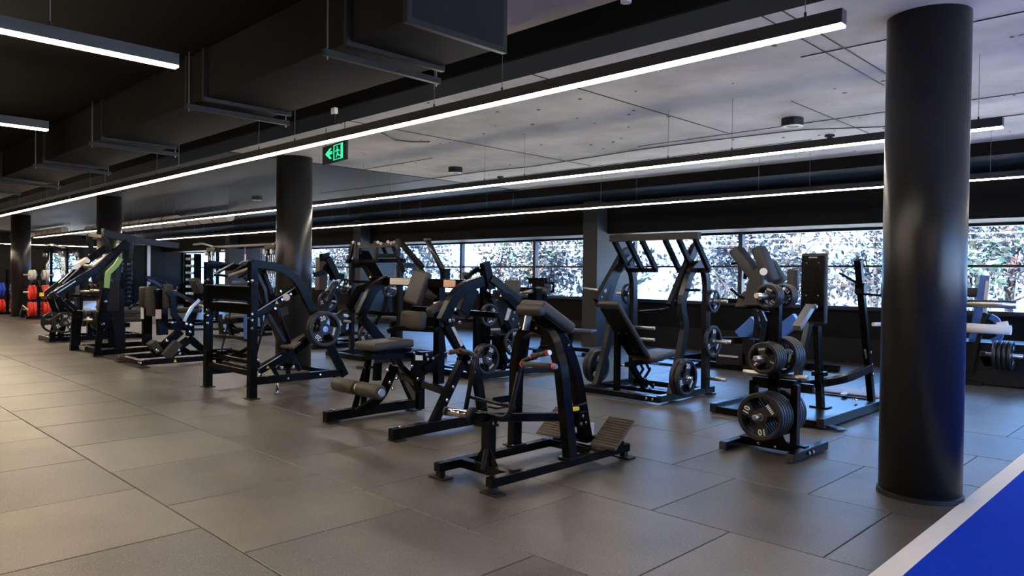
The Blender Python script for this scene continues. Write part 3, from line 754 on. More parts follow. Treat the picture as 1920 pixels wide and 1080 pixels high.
# ------------------------------------------------------------------ seated press / pulldown machine, right centre
def press():
    t = thing('seated_pulldown_machine', 'tall black machine with two lever arms and a reclined bench, before the windows', 'gym machine', (-5.45, 8.1, 0))
    B = M['grey']; K = M['black']
    xl, xr = -6.02, -4.88
    bar(t, 'base_beam', (xl-.05, 7.45, .055), (xr+.03, 7.45, .055), .08, .07, YA, K)
    bar(t, 'base_beam', (xl-.05, 7.95, .055), (xr+.03, 7.95, .055), .06, .05, YA, K)
    for x in (xl, xr):
        bar(t, 'side_beam', (x, 7.45, .06), (x, 8.72, .06), .07, .08, XA, B)
        foot(t, (x, 8.62, 0), .16, .12)
    bar(t, 'base_beam', (xl, 8.55, .06), (xr, 8.55, .06), .06, .07, YA, K)
    bolts(t, [((-5.02, 7.405, .06), -YA), ((-4.93, 7.405, .06), -YA)], .018)
    # arches
    for x, c in ((xr, 0), (xl, 1)):
        top = V((x, 8.33, 1.66))
        pts = bend([(x, 7.72, .08), (x, 7.93, .62), (x, 8.02, .93), (x, 7.9, 1.17), (x, 8.12, 1.6), (x, 8.4, 1.73), (x, 8.52, 1.5), (x, 8.53, .05)], .13, 5)
        path(t, 'side_arch', pts, .075, .105, XA, B)
    # top levers
    zt = 2.03; yt = 7.95
    bar(t, 'top_beam', (-5.99, yt, zt), (-4.66, yt, zt), .1, .09, YA, B)
    def link(a, b_, w=.05, h=.07): return bar(t, 'lever_link', a, b_, w, h, XA, K)
    for xs in ((-5.94, -5.72, -5.5), (-5.15, -4.95, -4.72)):
        for x in xs: link((x, yt, zt-.03), (x+.02, yt+.32, zt-.42))
        bar(t, 'lever_crossbar', (xs[0], yt+.3, zt-.42), (xs[2]+.05, yt+.3, zt-.42), .05, .06, YA, K)
    def arm(xs, top, bot):
        a = X('c5', *top, xs); b_ = X('c5', *bot, xs)
        path(t, 'lever_arm', [a+V((0, .1, .05)), a, b_], .07, .12, XA, B)
        bolts(t, [(a.lerp(b_, .75)+V((.03, 0, 0)), XA), (a.lerp(b_, .9)+V((.03, 0, 0)), XA)], .016)
        return a, b_
    a, b1 = arm(-6.0, (335, 175), (182, 450)); a2, b2 = arm(-4.98, (745, 140), (605, 478))
    path(t, 'lever_brace', [X('c5', 410, 180, -5.9), X('c5', 370, 230, -5.9), X('c5', 300, 250, -5.95)], .03, .05, XA, K)
    p = a.lerp(b1, .78); tube(t, 'handle', [p+V((.05, 0, 0)), p+V((-.32, -.02, .03))], .019, M['steel'])
    p = a2.lerp(b2, .72); tube(t, 'handle', [p-V((.05, 0, 0)), p+V((.3, 0.05, 0))], .019, K)
    tube(t, 'handle', bend([b2+V((0, 0, .02)), b2+V((-.02, -.06, -.04)), b2+V((-.42, -.05, -.08))], .04, 3), .018, K)
    tube(t, 'handle', bend([b1+V((0, 0, .02)), b1+V((.02, -.06, -.04)), b1+V((.3, -.05, -.08))], .04, 3), .018, K)
    # bench
    a = V((-5.5, 7.27, 1.18)); b_ = V((-5.5, 7.93, .5)); d = b_-a; n = V((0, d.z, -d.y)).normalized()*-1
    R = frame_rot(XA, n)
    pad('back_pad', M['vinyl'], t, (a+b_)/2, (.32, d.length+.06, .07), R, .025)
    MB().box((a+b_)/2-n*.042, (.27, d.length-.1, .014), R).build('pad_board', K, t, .003)
    bolts(t, [((a+b_)/2-n*.05+V((.06, .0, 0)), -n), ((a+b_)/2-n*.05+V((-.06, .0, 0)), -n)], .012)
    pad('seat', M['vinyl'], t, (-5.45, 8.22, .485), (.36, .56, .08), Matrix.Rotation(math.radians(7), 3, 'X'), .03)
    bar(t, 'bench_post', (-5.62, 7.62, .06), (-5.62, 7.62, .85), .06, .08, XA, K)
    bar(t, 'bench_post', (-5.5, 7.75, .4), (-5.5, 8.05, .08), .06, .07, XA, K)
    bar(t, 'seat_beam', (-5.5, 7.65, .4), (-5.46, 8.4, .43), .06, .06, XA, K)
    for s in (-.05, .05):
        path(t, 'seat_link', [(-5.5+s, 7.98, .44), (-5.5+s, 8.1, .3), (-5.5+s, 7.98, .2), (-5.5+s, 8.2, .06)], .02, .035, XA, K)
    tube(t, 'seat_lever', [(-5.52, 7.85, .37), (-5.72, 7.8, .36)], .012, M['chrome'])
    bolts(t, [((-5.44, 8.1, .32), XA), ((-5.44, 7.98, .2), XA), ((-5.44, 8.18, .1), XA)], .016)
    # weight horns
    horn(t, (xr+.03, 7.74, .31), XA, .24); horn(t, (xl-.03, 7.9, .30), -XA, .3)
    for z in (1.22, .7, .22): horn(t, (xr+.03, 8.53, z), XA, .26, .024, M['steel'])
    for z in (1.28, .75): horn(t, (xl-.03, 8.53, z), -XA, .26, .024, M['steel'])
    for z in (.82, .66): horn(t, (xl+.03, 8.5, z), XA, .34, .022, M['steel'], False)
    G = 'plates on the tall pulldown machine'
    plate('20', (xr+.12, 7.74, .31), XA, .3, 'inner twenty kilogram plate on the right horn of the tall pulldown machine', G, False)
    plate('20', (xr+.19, 7.74, .31), XA, .9, 'outer twenty kilogram plate on the right horn of the tall pulldown machine', G)
    plate('20', (xl-.12, 7.9, .30), XA, .3, 'inner twenty kilogram plate on the left horn of the tall pulldown machine', G, False)
    plate('20', (xl-.19, 7.9, .30), XA, 1.2, 'outer twenty kilogram plate on the left horn of the tall pulldown machine', G, False)
    plate('5', (xr+.1, 8.53, 1.22), XA, .5, 'small plate on the upper storage horn of the tall pulldown machine', G)
    plate('10', (xr+.1, 8.53, .7), XA, 1.0, 'ten kilogram plate on the middle storage horn of the tall pulldown machine', G)
    plate('5', (xl-.1, 8.53, 1.28), XA, .5, 'small plate on the left rear storage horn of the tall pulldown machine', G, False)
press()

# ------------------------------------------------------------------ standing back-pad machine with platform, by the big column
def stand():
    t = thing('standing_squat_machine', 'standing machine with tall back pad and blue lit platform, beside the big column', 'gym machine', (-3.4, 8.3, 0))
    K = M['black']; B = M['grey']
    MB().lohi((-4.15, 7.5, .05), (-2.99, 9.3, .075)).build('platform', B, t, .004)
    for x in (-4.15, -2.95): bar(t, 'side_rail', (x, 7.42, .06), (x, 9.3, .06), .07, .1, XA, B)
    bar(t, 'front_rail', (-4.15, 7.46, .045), (-2.95, 7.46, .045), .06, .07, YA, K)
    bar(t, 'rear_rail', (-4.15, 9.3, .045), (-2.75, 9.3, .045), .06, .07, YA, K)
    MB().poly([(-2.92, 7.5, .03), (-2.78, 7.46, .01), (-2.74, 7.56, .01), (-2.92, 7.62, .03)], ZA, .012).build('foot_bracket', B, t, .002)
    pad('standing_board', M['board'], t, (-3.72, 9.62, .1), (1.5, .62, .03), None, .012)
    MB().poly([Z('c6', x, y, .118) for x, y in ((628, 733), (640, 722), (656, 722), (662, 733), (645, 738))], ZA, .002).build('board_emblem', M['label'], t, 0)
    tube(t, 'board_knob', [Z('c6', 700, 760, .112), Z('c6', 700, 760, .125)], .018, M['chrome'])
    # leaning posts
    r0 = V((-3.02, 9.08, .1)); r1 = X('c6', 710, 115, -2.95)
    path(t, 'right_post', [r0, r0.lerp(r1, .35), r1], .07, .08, XA, K)
    bolts(t, [(r0.lerp(r1, q)+V((.04, 0, 0)), XA) for q in (.2, .27, .36)], .016)
    path(t, 'bent_arm', bend([X('c6', 440, 690, -3.5), X('c6', 560, 680, -3.3), X('c6', 660, 660, -3.1), X('c6', 760, 615, -2.98)], .1), .06, .09, XA, B)
    bar(t, 'brace', r0.lerp(r1, .24), r0.lerp(r1, .38)+V((0, -.05, 0)), .02, .03, XA, M['steel'])
    h = r1.lerp(r0, .2)
    bar(t, 'handle_block', h+V((0, 0, .07)), h-V((0, 0, .05)), .1, .1, XA, K)
    tube(t, 'handle', bend([h-V((.05, 0, .05)), h+V((.22, 0, -.06)), h+V((.22, 0, .07))], .03, 3), .013, K)
    tube(t, 'hook', [h+V((0, 0, .05)), h+V((-.24, 0, .18))], .013, K)
    # pad and its two legs
    P = [Y('c6', x, y, 8.5) for x, y in ((425, 90), (540, 85), (580, 425), (470, 395))]
    c = sum(P, V())/4; up = ((P[0]+P[1])-(P[2]+P[3])).normalized(); R = frame_rot(XA, XA.cross(up))
    hgt = ((P[0]+P[1])/2-(P[2]+P[3])/2).length
    pad('back_pad', M['vinyl'], t, c+V((0, .03, 0)), (.30, hgt, .07), R, .025)
    MB().box(c+V((0, -.015, 0)), (.27, hgt-.06, .014), R).build('pad_board', K, t, .003)
    bolts(t, [(c+R @ V((sx*.07, sy, 0))+V((0, -.03, 0)), -YA) for sx in (-1, 1) for sy in (hgt*.36, -hgt*.1)], .012)
    MB().box(c+R @ V((0, hgt*.44, 0))+V((0, -.025, 0)), (.1, .002, .012)).build('maker_badge', M['label'], t, 0)
    pad('shoulder_pad', M['vinyl'], t, c+V((-.25, .02, .1)), (.12, .12, .25), None, .03)
    bar(t, 'pad_leg', X('c6', 485, 400, -3.55), Z('c6', 430, 660, .3) if False else X('c6', 430, 660, -3.55), .06, .1, XA, B)
    bar(t, 'pad_leg', X('c6', 430, 655, -3.55), (-3.55, 8.0, .08), .06, .09, XA, K)
    bar(t, 'pad_leg', X('c6', 520, 420, -3.35), (-3.3, 8.3, .08), .07, .09, XA, K)
    MB().box(X('c6', 532, 640, -3.3), (.14, .12, .05)).build('leg_collar', K, t, .004)
    MB().box((-3.3, 8.3, .085), (.2, .16, .014)).build('leg_plate', K, t, .002)
    a = X('c6', 490, 330, -3.45); b_ = X('c6', 428, 430, -3.45)
    bar(t, 'roller_arm', a, b_, .09, .07, XA, M['steel'])
    bolts(t, [(a+V((.05, 0, 0)), XA)], .03)
    bar(t, 'cross_member', (-4.0, 8.1, .3), (-3.3, 8.1, .3), .06, .1, YA, K)
    bar(t, 'rear_leg', (-3.9, 8.6, .08), (-3.75, 8.5, .75), .06, .07, XA, K)
stand()
CR.update(g1=(90, 430, 8.31), g2=(90, 540, 7.715), g3=(220, 500, 5.4), g4=(640, 580, 10.8), g5=(1320, 460, 4.5), g6=(580, 560, 9.0), h1=(380, 480, 6.75), h2=(470, 480, 4.154), h3=(740, 490, 8.31), h4=(640, 600, 9.0), h5=(600, 680, 9.0), h6=(590, 440, 7.717))
K = M['black']; BG = M['grey']

# ------------------------------------------------------------------ seated leg machine with rollers
def leg_machine():
    t = thing('seated_leg_machine', 'seated leg machine with brown-lit pads and two foam rollers, left of the nearest machine', 'gym machine', (-6.0, 4.5, 0))
    xa, xb = -6.52, -5.40
    for x in (xa, xb):
        path(t, 'base_beam', [(x, 3.93, .065), (x, 4.6, .075), (x, 5.08, .075)], .08, .1, XA)
        foot(t, (x, 4.0, 0), .14, .12); foot(t, (x, 5.05, 0), .16, .12)
        bolts(t, [((x, 4.03, .117), ZA)], .012)
    # right hand side frame
    path(t, 'front_strut', [(xb, 4.42, .1), (xb, 4.8, .70)], .07, .085, XA)
    bolts(t, [((xb+.036, 4.42+.38*q, .1+.6*q), XA) for q in (.35, .55)], .018)
    path(t, 'rear_leg', bend([(xb, 4.76, .72), (xb, 4.98, .5), (xb, 5.06, .12)], .3, 6), .07, .09, XA)
    bolts(t, [((xb+.036, 4.9, .55), XA)], .018)
    path(t, 'side_beam', [X('c2', 765, 385, xb), X('c2', 885, 590, xb)], .07, .09, XA)
    for i in range(3):
        q = X('c2', 765, 385, xb).lerp(X('c2', 885, 590, xb), .3+.2*i)
    MB().poly([X('c2', 785, 400, xb)+V((.037, 0, 0)), X('c2', 800, 395, xb)+V((.037, 0, 0)), X('c2', 852, 500, xb)+V((.037, 0, 0)), X('c2', 838, 508, xb)+V((.037, 0, 0))], XA, .002).build('side_lettering', M['label'], t, 0)
    bolts(t, [(X('c2', 800, 300, xb)+V((.04, 0, 0)), XA), (X('c2', 770, 362, xb)+V((.04, 0, 0)), XA), (X('c2', 880, 595, xb)+V((.04, 0, 0)), XA)], .02)
    arc = bend([X('c2', 748, 368, xb), X('c2', 830, 190, xb), X('c2', 970, 140, xb)], .25, 6)
    path(t, 'upper_frame', arc, .075, .11, XA)
    path(t, 'inner_frame', [X('c2', 850, 320, xb-.1), X('c2', 915, 180, xb-.1)], .1, .14, XA)
    # left hand side frame
    xl = -6.8
    arc = bend([X('c2', 285, 335, xl), X('c2', 360, 175, xl), X('c2', 440, 135, xl)], .3, 6)
    path(t, 'upper_frame', arc, .075, .11, XA)
    path(t, 'side_beam', [X('c2', 285, 335, xl), (xl, 4.98, .6), (-6.5, 5.05, .1)], .07, .09, XA)
    # crossbeam with instruction labels
    a = X('c2', 440, 140, xl); b_ = V((xb, a.y+.02, a.z-.02))
    bar(t, 'cross_beam', a, b_, .10, .09, YA)
    def lab(q0, q1, m):
        p = a.lerp(b_, q0); r = a.lerp(b_, q1)
        MB().lohi((p.x, a.y-.05, p.z-.035), (r.x, a.y-.044, p.z+.035)).build('instruction_label', m, t, 0)
    lab(.08, .36, M['label']); lab(.74, .87, M['orange'])
    bar(t, 'rear_cross', (-6.8, 5.25, 1.12), (-5.45, 5.3, 1.1), .06, .06, YA)
    bar(t, 'rear_cross', (-6.7, 5.0, .37), (-5.4, 4.62, .37), .06, .07, YA)
    bar(t, 'centre_post', (-6.3, 4.97, .05), (-6.3, 4.97, .52), .07, .08)
    bar(t, 'centre_post', (-6.0, 4.98, .36), (-6.0, 4.98, 1.4), .09, .09)
    MB().box((-6.12, 4.8, .36), (.1, .06, .14)).build('bracket', K, t, .004)
    # seat
    pad('seat', M['vinyl'], t, (-6.14, 4.38, .80), (.36, .50, .085), Matrix.Rotation(math.radians(2), 3, 'X'), .03)
    MB().lohi((-6.25, 4.2, .72), (-6.0, 4.62, .76)).build('seat_plate', K, t, .004)
    bar(t, 'seat_rail', (-6.1, 4.15, .70), (-6.0, 4.85, .68), .16, .06)
    for x in (-6.42, -6.28): path(t, 'seat_strut', [X('c2', 250, 870, -6.5) if x < -6.35 else X('c2', 300, 860, -6.4), X('c2', 335, 575, x)], .03, .06, XA)
    path(t, 'roller_lever', bend([X('c2', 270, 880, -6.3), X('c2', 400, 800, -6.2), X('c2', 450, 690, -6.15), X('c2', 480, 615, -6.1)], .2, 5), .05, .09, XA)
    path(t, 'seat_strut', [X('c2', 380, 700, -6.2), X('c2', 385, 600, -6.2)], .05, .08, XA)
    path(t, 'link', [X('c2', 515, 620, -6.0), X('c2', 590, 690, -6.0)], .04, .05, XA)
    bolts(t, [(X('c2', *p, -6.1)+V((.04, 0, 0)), XA) for p in ((475, 688), (455, 745), (438, 708), (425, 640))], .018)
    # cam plate and pad links
    MB().poly([X('c2', *p, -5.92) for p in ((585, 530), (640, 545), (715, 580), (690, 640), (620, 690), (570, 670), (575, 600))], XA, .03).build('cam_plate', K, t, .004)
    MB().poly([X('c2', *p, -5.9) for p in ((597, 558), (637, 560), (637, 587), (597, 586))], XA, .004).build('range_label', M['whiter'], t, 0)
    bolts(t, [(X('c2', *p, -5.9)+V((.01, 0, 0)), XA) for p in ((585, 545), (655, 555), (660, 580), (690, 575), (572, 620), (605, 690))], .018)
    path(t, 'cam_arm', [X('c2', 640, 640, -5.9), X('c2', 740, 560, -5.9)], .05, .06, XA)
    tube(t, 'adjust_lever', [X('c2', 265, 625, -6.35), X('c2', 330, 630, -6.3), X('c2', 400, 615, -6.2)], .014, M['blackm'])
    # back pad and lumbar pad
    R = frame_rot(XA, V((0, -1, .28)))
    pad('back_pad', M['vinyl'], t, (-6.17, 4.82, 1.375), (.27, .085, .37), Matrix.Rotation(math.radians(-17), 3, 'X') @ Matrix.Rotation(math.radians(10), 3, 'Y'), .03)
    pad('lumbar_pad', M['vinyl'], t, (-6.11, 4.72, 1.035), (.33, .12, .19), Matrix.Rotation(math.radians(-3), 3, 'X'), .035)
    bar(t, 'pad_mount', (-6.12, 4.82, 1.02), (-6.03, 4.95, 1.02), .1, .1)
    bar(t, 'pad_mount', (-6.1, 4.88, 1.35), (-6.02, 4.98, 1.3), .1, .12)
    path(t, 'pad_beam', bend([X('c2', 440, 425, -6.35), X('c2', 480, 405, -6.3), X('c2', 720, 415, -5.85)], .08), .05, .06, ZA)
    pad('elbow_pad', M['vinyl'], t, X('c2', 712, 290, -5.75), (.1, .2, .07), Matrix.Rotation(math.radians(25), 3, 'X'), .02)
    tube(t, 'handle', [X('c2', 700, 270, -5.8), X('c2', 735, 265, -5.75)], .02, M['steel'])
    # rollers
    y0, z0 = 3.98, .41
    tube(t, 'roller_axle', [(-6.42, y0, z0), (-5.62, y0, z0)], .018, M['chrome'])
    for i, (a_, b2) in enumerate(((-6.40, -6.04), (-5.97, -5.63))):
        tube(t, 'foam_roller', [(a_, y0, z0), (a_+.012, y0, z0), (b2-.012, y0, z0), (b2, y0, z0)], [.055, .068, .068, .055], M['vinyl'], 24)
    tube(t, 'roller_cap', [(-5.63, y0, z0), (-5.605, y0, z0)], [.043, .034], M['steel'], 20)
    tube(t, 'roller_disc', [(-6.03, y0, z0), (-5.98, y0, z0)], .045, M['steel'], 20)
leg_machine()

# ------------------------------------------------------------------ four post machine with the 20 kg plate
def four_post():
    t = thing('plate_loaded_squat_machine', 'heavy four post machine carrying a twenty kilogram plate, left of centre', 'gym machine', (-9.0, 4.6, 0))
    xl, xr, y = -9.62, -8.36, 4.05
    for x in (xl, xr):
        bar(t, 'front_post', (x, y, 0), (x, y, 1.65), .1, .09)
        foot(t, (x, y, 0), .16, .14)
        path(t, 'curved_frame', bend([(x, 4.05, 1.62), (x, 4.4, 1.585), (x, 4.62, 1.45), (x, 5.33, .17)], .2, 6), .07, .1, XA)
        path(t, 'base_beam', [(x, 4.05, .21), (x, 5.28, .215)], .07, .09, XA)
        bar(t, 'foot_post', (x, 5.2, .0), (x, 5.2, .2), .05, .05)
        bolts(t, [((x+.051, y-.03, z), XA) for z in (1.42, 1.02, .95, .85)]+[((x, y-.048, z), -YA) for z in (1.4, .97)], .018)
        bolts(t, [((x+.036, 4.5, .21), XA), ((x+.036, 4.95, .215), XA)], .016)
    for x in (-8.5, -9.3):
        tube(t, 'levelling_foot', [(x, 4.45, .17), (x, 4.45, .03), (x, 4.45, 0)], [.016, .02, .045], M['chrome'])
    def cross(z, h, yy=y, m=K, w=.06): return bar(t, 'cross_panel', (xl, yy, z), (xr, yy, z), h, w, ZA, m)
    cross(1.255, .17); cross(1.07, .12); cross(.31, .07); cross(1.58, .08, 4.3); cross(.42, .05, 4.12)
    MB().lohi((xl, 4.0, 1.345), (xr, 4.1, 1.352)).build('panel_edge', M['steel'], t, 0)
    MB().lohi((xl+.3, 4.0, 1.135), (xr, 4.1, 1.142)).build('panel_edge', M['steel'], t, 0)
    cross(.21, .06, 5.2)
    # handles under the top
    for x in (-9.1, -8.75):
        path(t, 'handle_bar', bend([(x, 4.05, 1.45), (x+.12, 4.25, 1.62), (x+.3, 4.32, 1.62)], .05), .03, .03, YA, BG)
    bar(t, 'handle_bar', Y('h1', 310, 255, 4.0), Y('h1', 595, 155, 4.2), .03, .03, YA, M['steel'])
    bar(t, 'handle_bar', Y('h1', 160, 225, 3.98), Y('h1', 410, 90, 4.2), .03, .035, YA, BG)
    bar(t, 'handle_bar', Y('h1', 150, 240, 3.98), Y('h1', 320, 250, 4.0), .03, .035, YA, BG)
    MB().box(Y('h1', 485, 335, 4.12), (.22, .14, .03)).build('shoulder_rest', M['wood'], t, .006)
    # back board and levers
    a = X('h2', 60, 110, -8.75); b_ = X('h2', 265, 690, -8.75)
    bar(t, 'back_board', a, b_, .3, .05, XA, K)
    path(t, 'diagonal_brace', [X('h2', 45, 130, -8.5), X('h2', 110, 260, -8.5), X('h2', 130, 400, -8.5)], .03, .04, XA, BG)
    path(t, 'upper_lever', [X('h2', 45, 450, -8.5), X('h2', 345, 265, -8.5)], .08, .11, XA)
    bar(t, 'lever_edge', X('h2', 35, 438, -8.45), X('h2', 345, 245, -8.45), .02, .012, XA, M['steel'])
    MB().poly([X('h2', 190, 372, -8.43), X('h2', 216, 372, -8.43), X('h2', 203, 348, -8.43)], XA, .003).build('warning_sticker', M['yellow'], t, 0)
    tube(t, 'pivot_cap', [X('h2', 278, 322, -8.46), X('h2', 278, 322, -8.42)], .045, M['steel'], 18)
    bolts(t, [(X('h2', *p, -8.44), XA) for p in ((243, 340), (310, 297), (232, 275), (190, 410))], .018)
    MB().poly([X('h2', *p, -8.7) for p in ((180, 430), (280, 390), (298, 450), (195, 490))], XA, .02).build('pad_block', M['foam'], t, .003)
    tube(t, 'gas_strut', [X('h2', 125, 445, -8.45), X('h2', 45, 760, -8.45)], .014, BG)
    path(t, 'rear_strut', [X('h2', 135, 450, -8.5), X('h2', 265, 670, -8.5)], .03, .04, XA, BG)
    path(t, 'lower_lever', [X('h2', 60, 890, -8.55), X('h2', 330, 740, -8.52), X('h2', 480, 620, -8.45)], .08, .1, XA)
    bar(t, 'lever_edge', X('h2', 60, 880, -8.5), X('h2', 320, 720, -8.5), .02, .012, XA, M['steel'])
    MB().poly([X('h2', *p, -8.49) for p in ((122, 875), (146, 875), (134, 852))], XA, .003).build('warning_sticker', M['yellow'], t, 0)
    # foot platform
    p0, p1 = X('h2', 232, 705, -8.75), X('h2', 420, 610, -8.6)
    q0 = X('h2', 340, 718, -8.35)
    MB().poly([Y('h2', 232, 705, 4.62), Y('h2', 330, 718, 4.5), Y('h2', 432, 648, 4.9), Y('h2', 418, 612, 5.0)], V((0, -.35, 1)), .03).build('foot_platform', M['wood'], t, .003)
    for (a_, b2) in (((150, 830), (205, 930)), ((320, 780), (380, 890)), ((205, 880), (260, 800))):
        path(t, 'linkage', [X('h2', *a_, -8.7), X('h2', *b2, -8.7)], .04, .05, XA)
    bolts(t, [(X('h2', *p, -8.62), XA) for p in ((330, 865), (265, 800), (180, 800), (60, 815), (75, 930), (240, 870))], .022)
    bar(t, 'lower_brace', Y('c3', 215, 780, 4.06), Y('c3', 395, 680, 4.35), .03, .05, YA, K)
    bar(t, 'lower_brace', Y('c3', 215, 780, 4.06), Y('c3', 400, 825, 4.06), .03, .05, YA, BG)
    tube(t, 'pull_rope', [Y('c3', 275, 390, 4.2), Y('c3', 240, 560, 4.2), Y('c3', 205, 700, 4.2), (-9.25, 4.2, .42)], .012, BG)
    MB().box(Y('c3', 205, 740, 4.15), (.12, .1, .16)).build('rope_anchor', K, t, .004)
    horn(t, (-8.4, 4.93, .81), XA, .22)
    bar(t, 'horn_arm', (-8.48, 4.93, .81), (-8.36, 4.93, .81), .06, .06, YA)
    plate('20', (-8.27, 4.93, .81), XA, math.radians(75), 'inner of the two twenty kilogram plates on the four post machine', 'twenty kilogram plates on the four post machine', False)
    plate('20', (-8.2, 4.93, .81), XA, math.radians(75), 'twenty kilogram plate with white 20 markings facing us on the four post machine', 'twenty kilogram plates on the four post machine')
four_post()

# ------------------------------------------------------------------ low lever machine behind it
def low_lever():
    t = thing('seated_lever_row', 'low seated lever machine with curved handle frame, left of the four post machine', 'gym machine', (-12.7, 4.8, 0))
    xl, xr = -13.22, -12.22; xm = -12.72
    bar(t, 'front_beam', (xl-.08, 4.12, .075), (xr+.05, 4.12, .075), .09, .08, YA)
    for x in (xl, xr):
        bar(t, 'base_rail', (x, 4.12, .08), (x, 6.0, .08), .07, .08)
        foot(t, (x, 4.12, 0), .2, .16); foot(t, (x, 5.9, 0), .16, .12)
        bolts(t, [((x-.03, 4.074, .08), -YA), ((x+.04, 4.074, .08), -YA)], .018)
        bar(t, 'foot_post', (x, 5.9, .0), (x, 5.9, .06), .05, .05)
    bar(t, 'rear_beam', (xl, 5.9, .075), (xr, 5.9, .075), .08, .08, YA)
    def P(nm, pts, x, w=.06, h=.08, m=K): return path(t, nm, [X('g3', *p, x) for p in pts], w, h, XA, m)
    P('front_post', [(300, 800), (300, 400)], xl+.1, .1, .14); foot(t, X('g3', 300, 800, xl+.1), .2, .16)
    MB().lohi(X('g3', 288, 525, xl+.1)+V((.02, -.09, 0)), X('g3', 322, 405, xl+.1)+V((.05, -.07, 0))).build('instruction_label', M['whiter'], t, 0)
    pad('chest_pad', M['vinyl'], t, X('g3', 283, 310, xl+.15), (.3, .12, .36), None, .03)
    P('handle_frame', [(280, 110), (400, 115), (470, 150), (540, 210)], xm-.2, .05, .05)
    P('handle_frame', [(300, 130), (370, 150), (440, 200), (530, 225)], xm+.1, .05, .05, BG)
    P('post', [(455, 690), (450, 420), (430, 230)], xm, .1, .16)
    pad('counter_pad', M['foam'], t, X('g3', 510, 300, xm+.15), (.14, .14, .4), None, .03)
    pad('counter_pad', M['foam'], t, X('g3', 345, 350, xm-.15), (.14, .14, .5), None, .03)
    MB().lohi(X('g3', 430, 525, xm)+V((.06, -.09, 0)), X('g3', 472, 430, xm)+V((.08, -.07, 0))).build('instruction_label', M['label'], t, 0)
    P('curved_arm', [(500, 250), (555, 300), (570, 480), (640, 560), (700, 610)], xr-.1, .06, .09)
    P('handle', [(830, 335), (760, 405), (670, 550)], xr, .04, .05, M['steel'])
    P('upper_arm', [(555, 255), (600, 270), (720, 325), (810, 380)], xm+.1, .05, .06, BG)
    a = X('g3', 770, 120, xm+.05); b_ = X('g3', 835, 265, xm+.05); d = b_-a
    pad('back_pad', M['vinyl'], t, (a+b_)/2, (.3, .1, d.length), frame_rot(XA, -d), .03)
    P('seat_post', [(735, 700), (735, 590), (790, 380)], xm+.1, .08, .12)
    pad('seat', M['vinyl'], t, X('g3', 700, 440, xm+.1), (.36, .4, .08), None, .03)
    P('rear_brace', [(725, 720), (880, 855)], xm+.15, .07, .11)
    P('lever', [(640, 650), (480, 790), (350, 880)], xm, .08, .13)
    P('lever', [(720, 740), (600, 830), (510, 930)], xr-.15, .07, .12)
    P('rear_brace', [(600, 800), (720, 870)], xl+.3, .06, .09)
    P('crossmember', [(490, 600), (700, 610)], xm, .08, .12)
    MB().box(X('g3', 375, 810, xm), (.2, .12, .2), Matrix.Rotation(.6, 3, 'X')).build('weight_block', M['foam'], t, .004)
    MB().box(X('g3', 550, 840, xr-.15), (.14, .14, .3), Matrix.Rotation(-.7, 3, 'X')).build('weight_block', M['foam'], t, .004)
    horn(t, X('g3', 800, 395, xr-.1), XA, .3, .03, M['steel'])
    bolts(t, [(X('g3', *p, xr+.0), XA) for p in ((765, 405), (745, 590), (735, 660), (620, 845), (500, 750), (555, 565), (405, 850), (630, 880), (700, 580))], .024)
    MB().poly([X('g3', *p, xr+.04) for p in ((570, 965), (602, 965), (586, 935))], XA, .004).build('warning_sticker', M['yellow'], t, 0)
    tube(t, 'handle', bend([X('g3', 120, 430, xl), X('g3', 150, 395, xl), X('g3', 250, 375, xl)], .1), .025, BG)
low_lever()

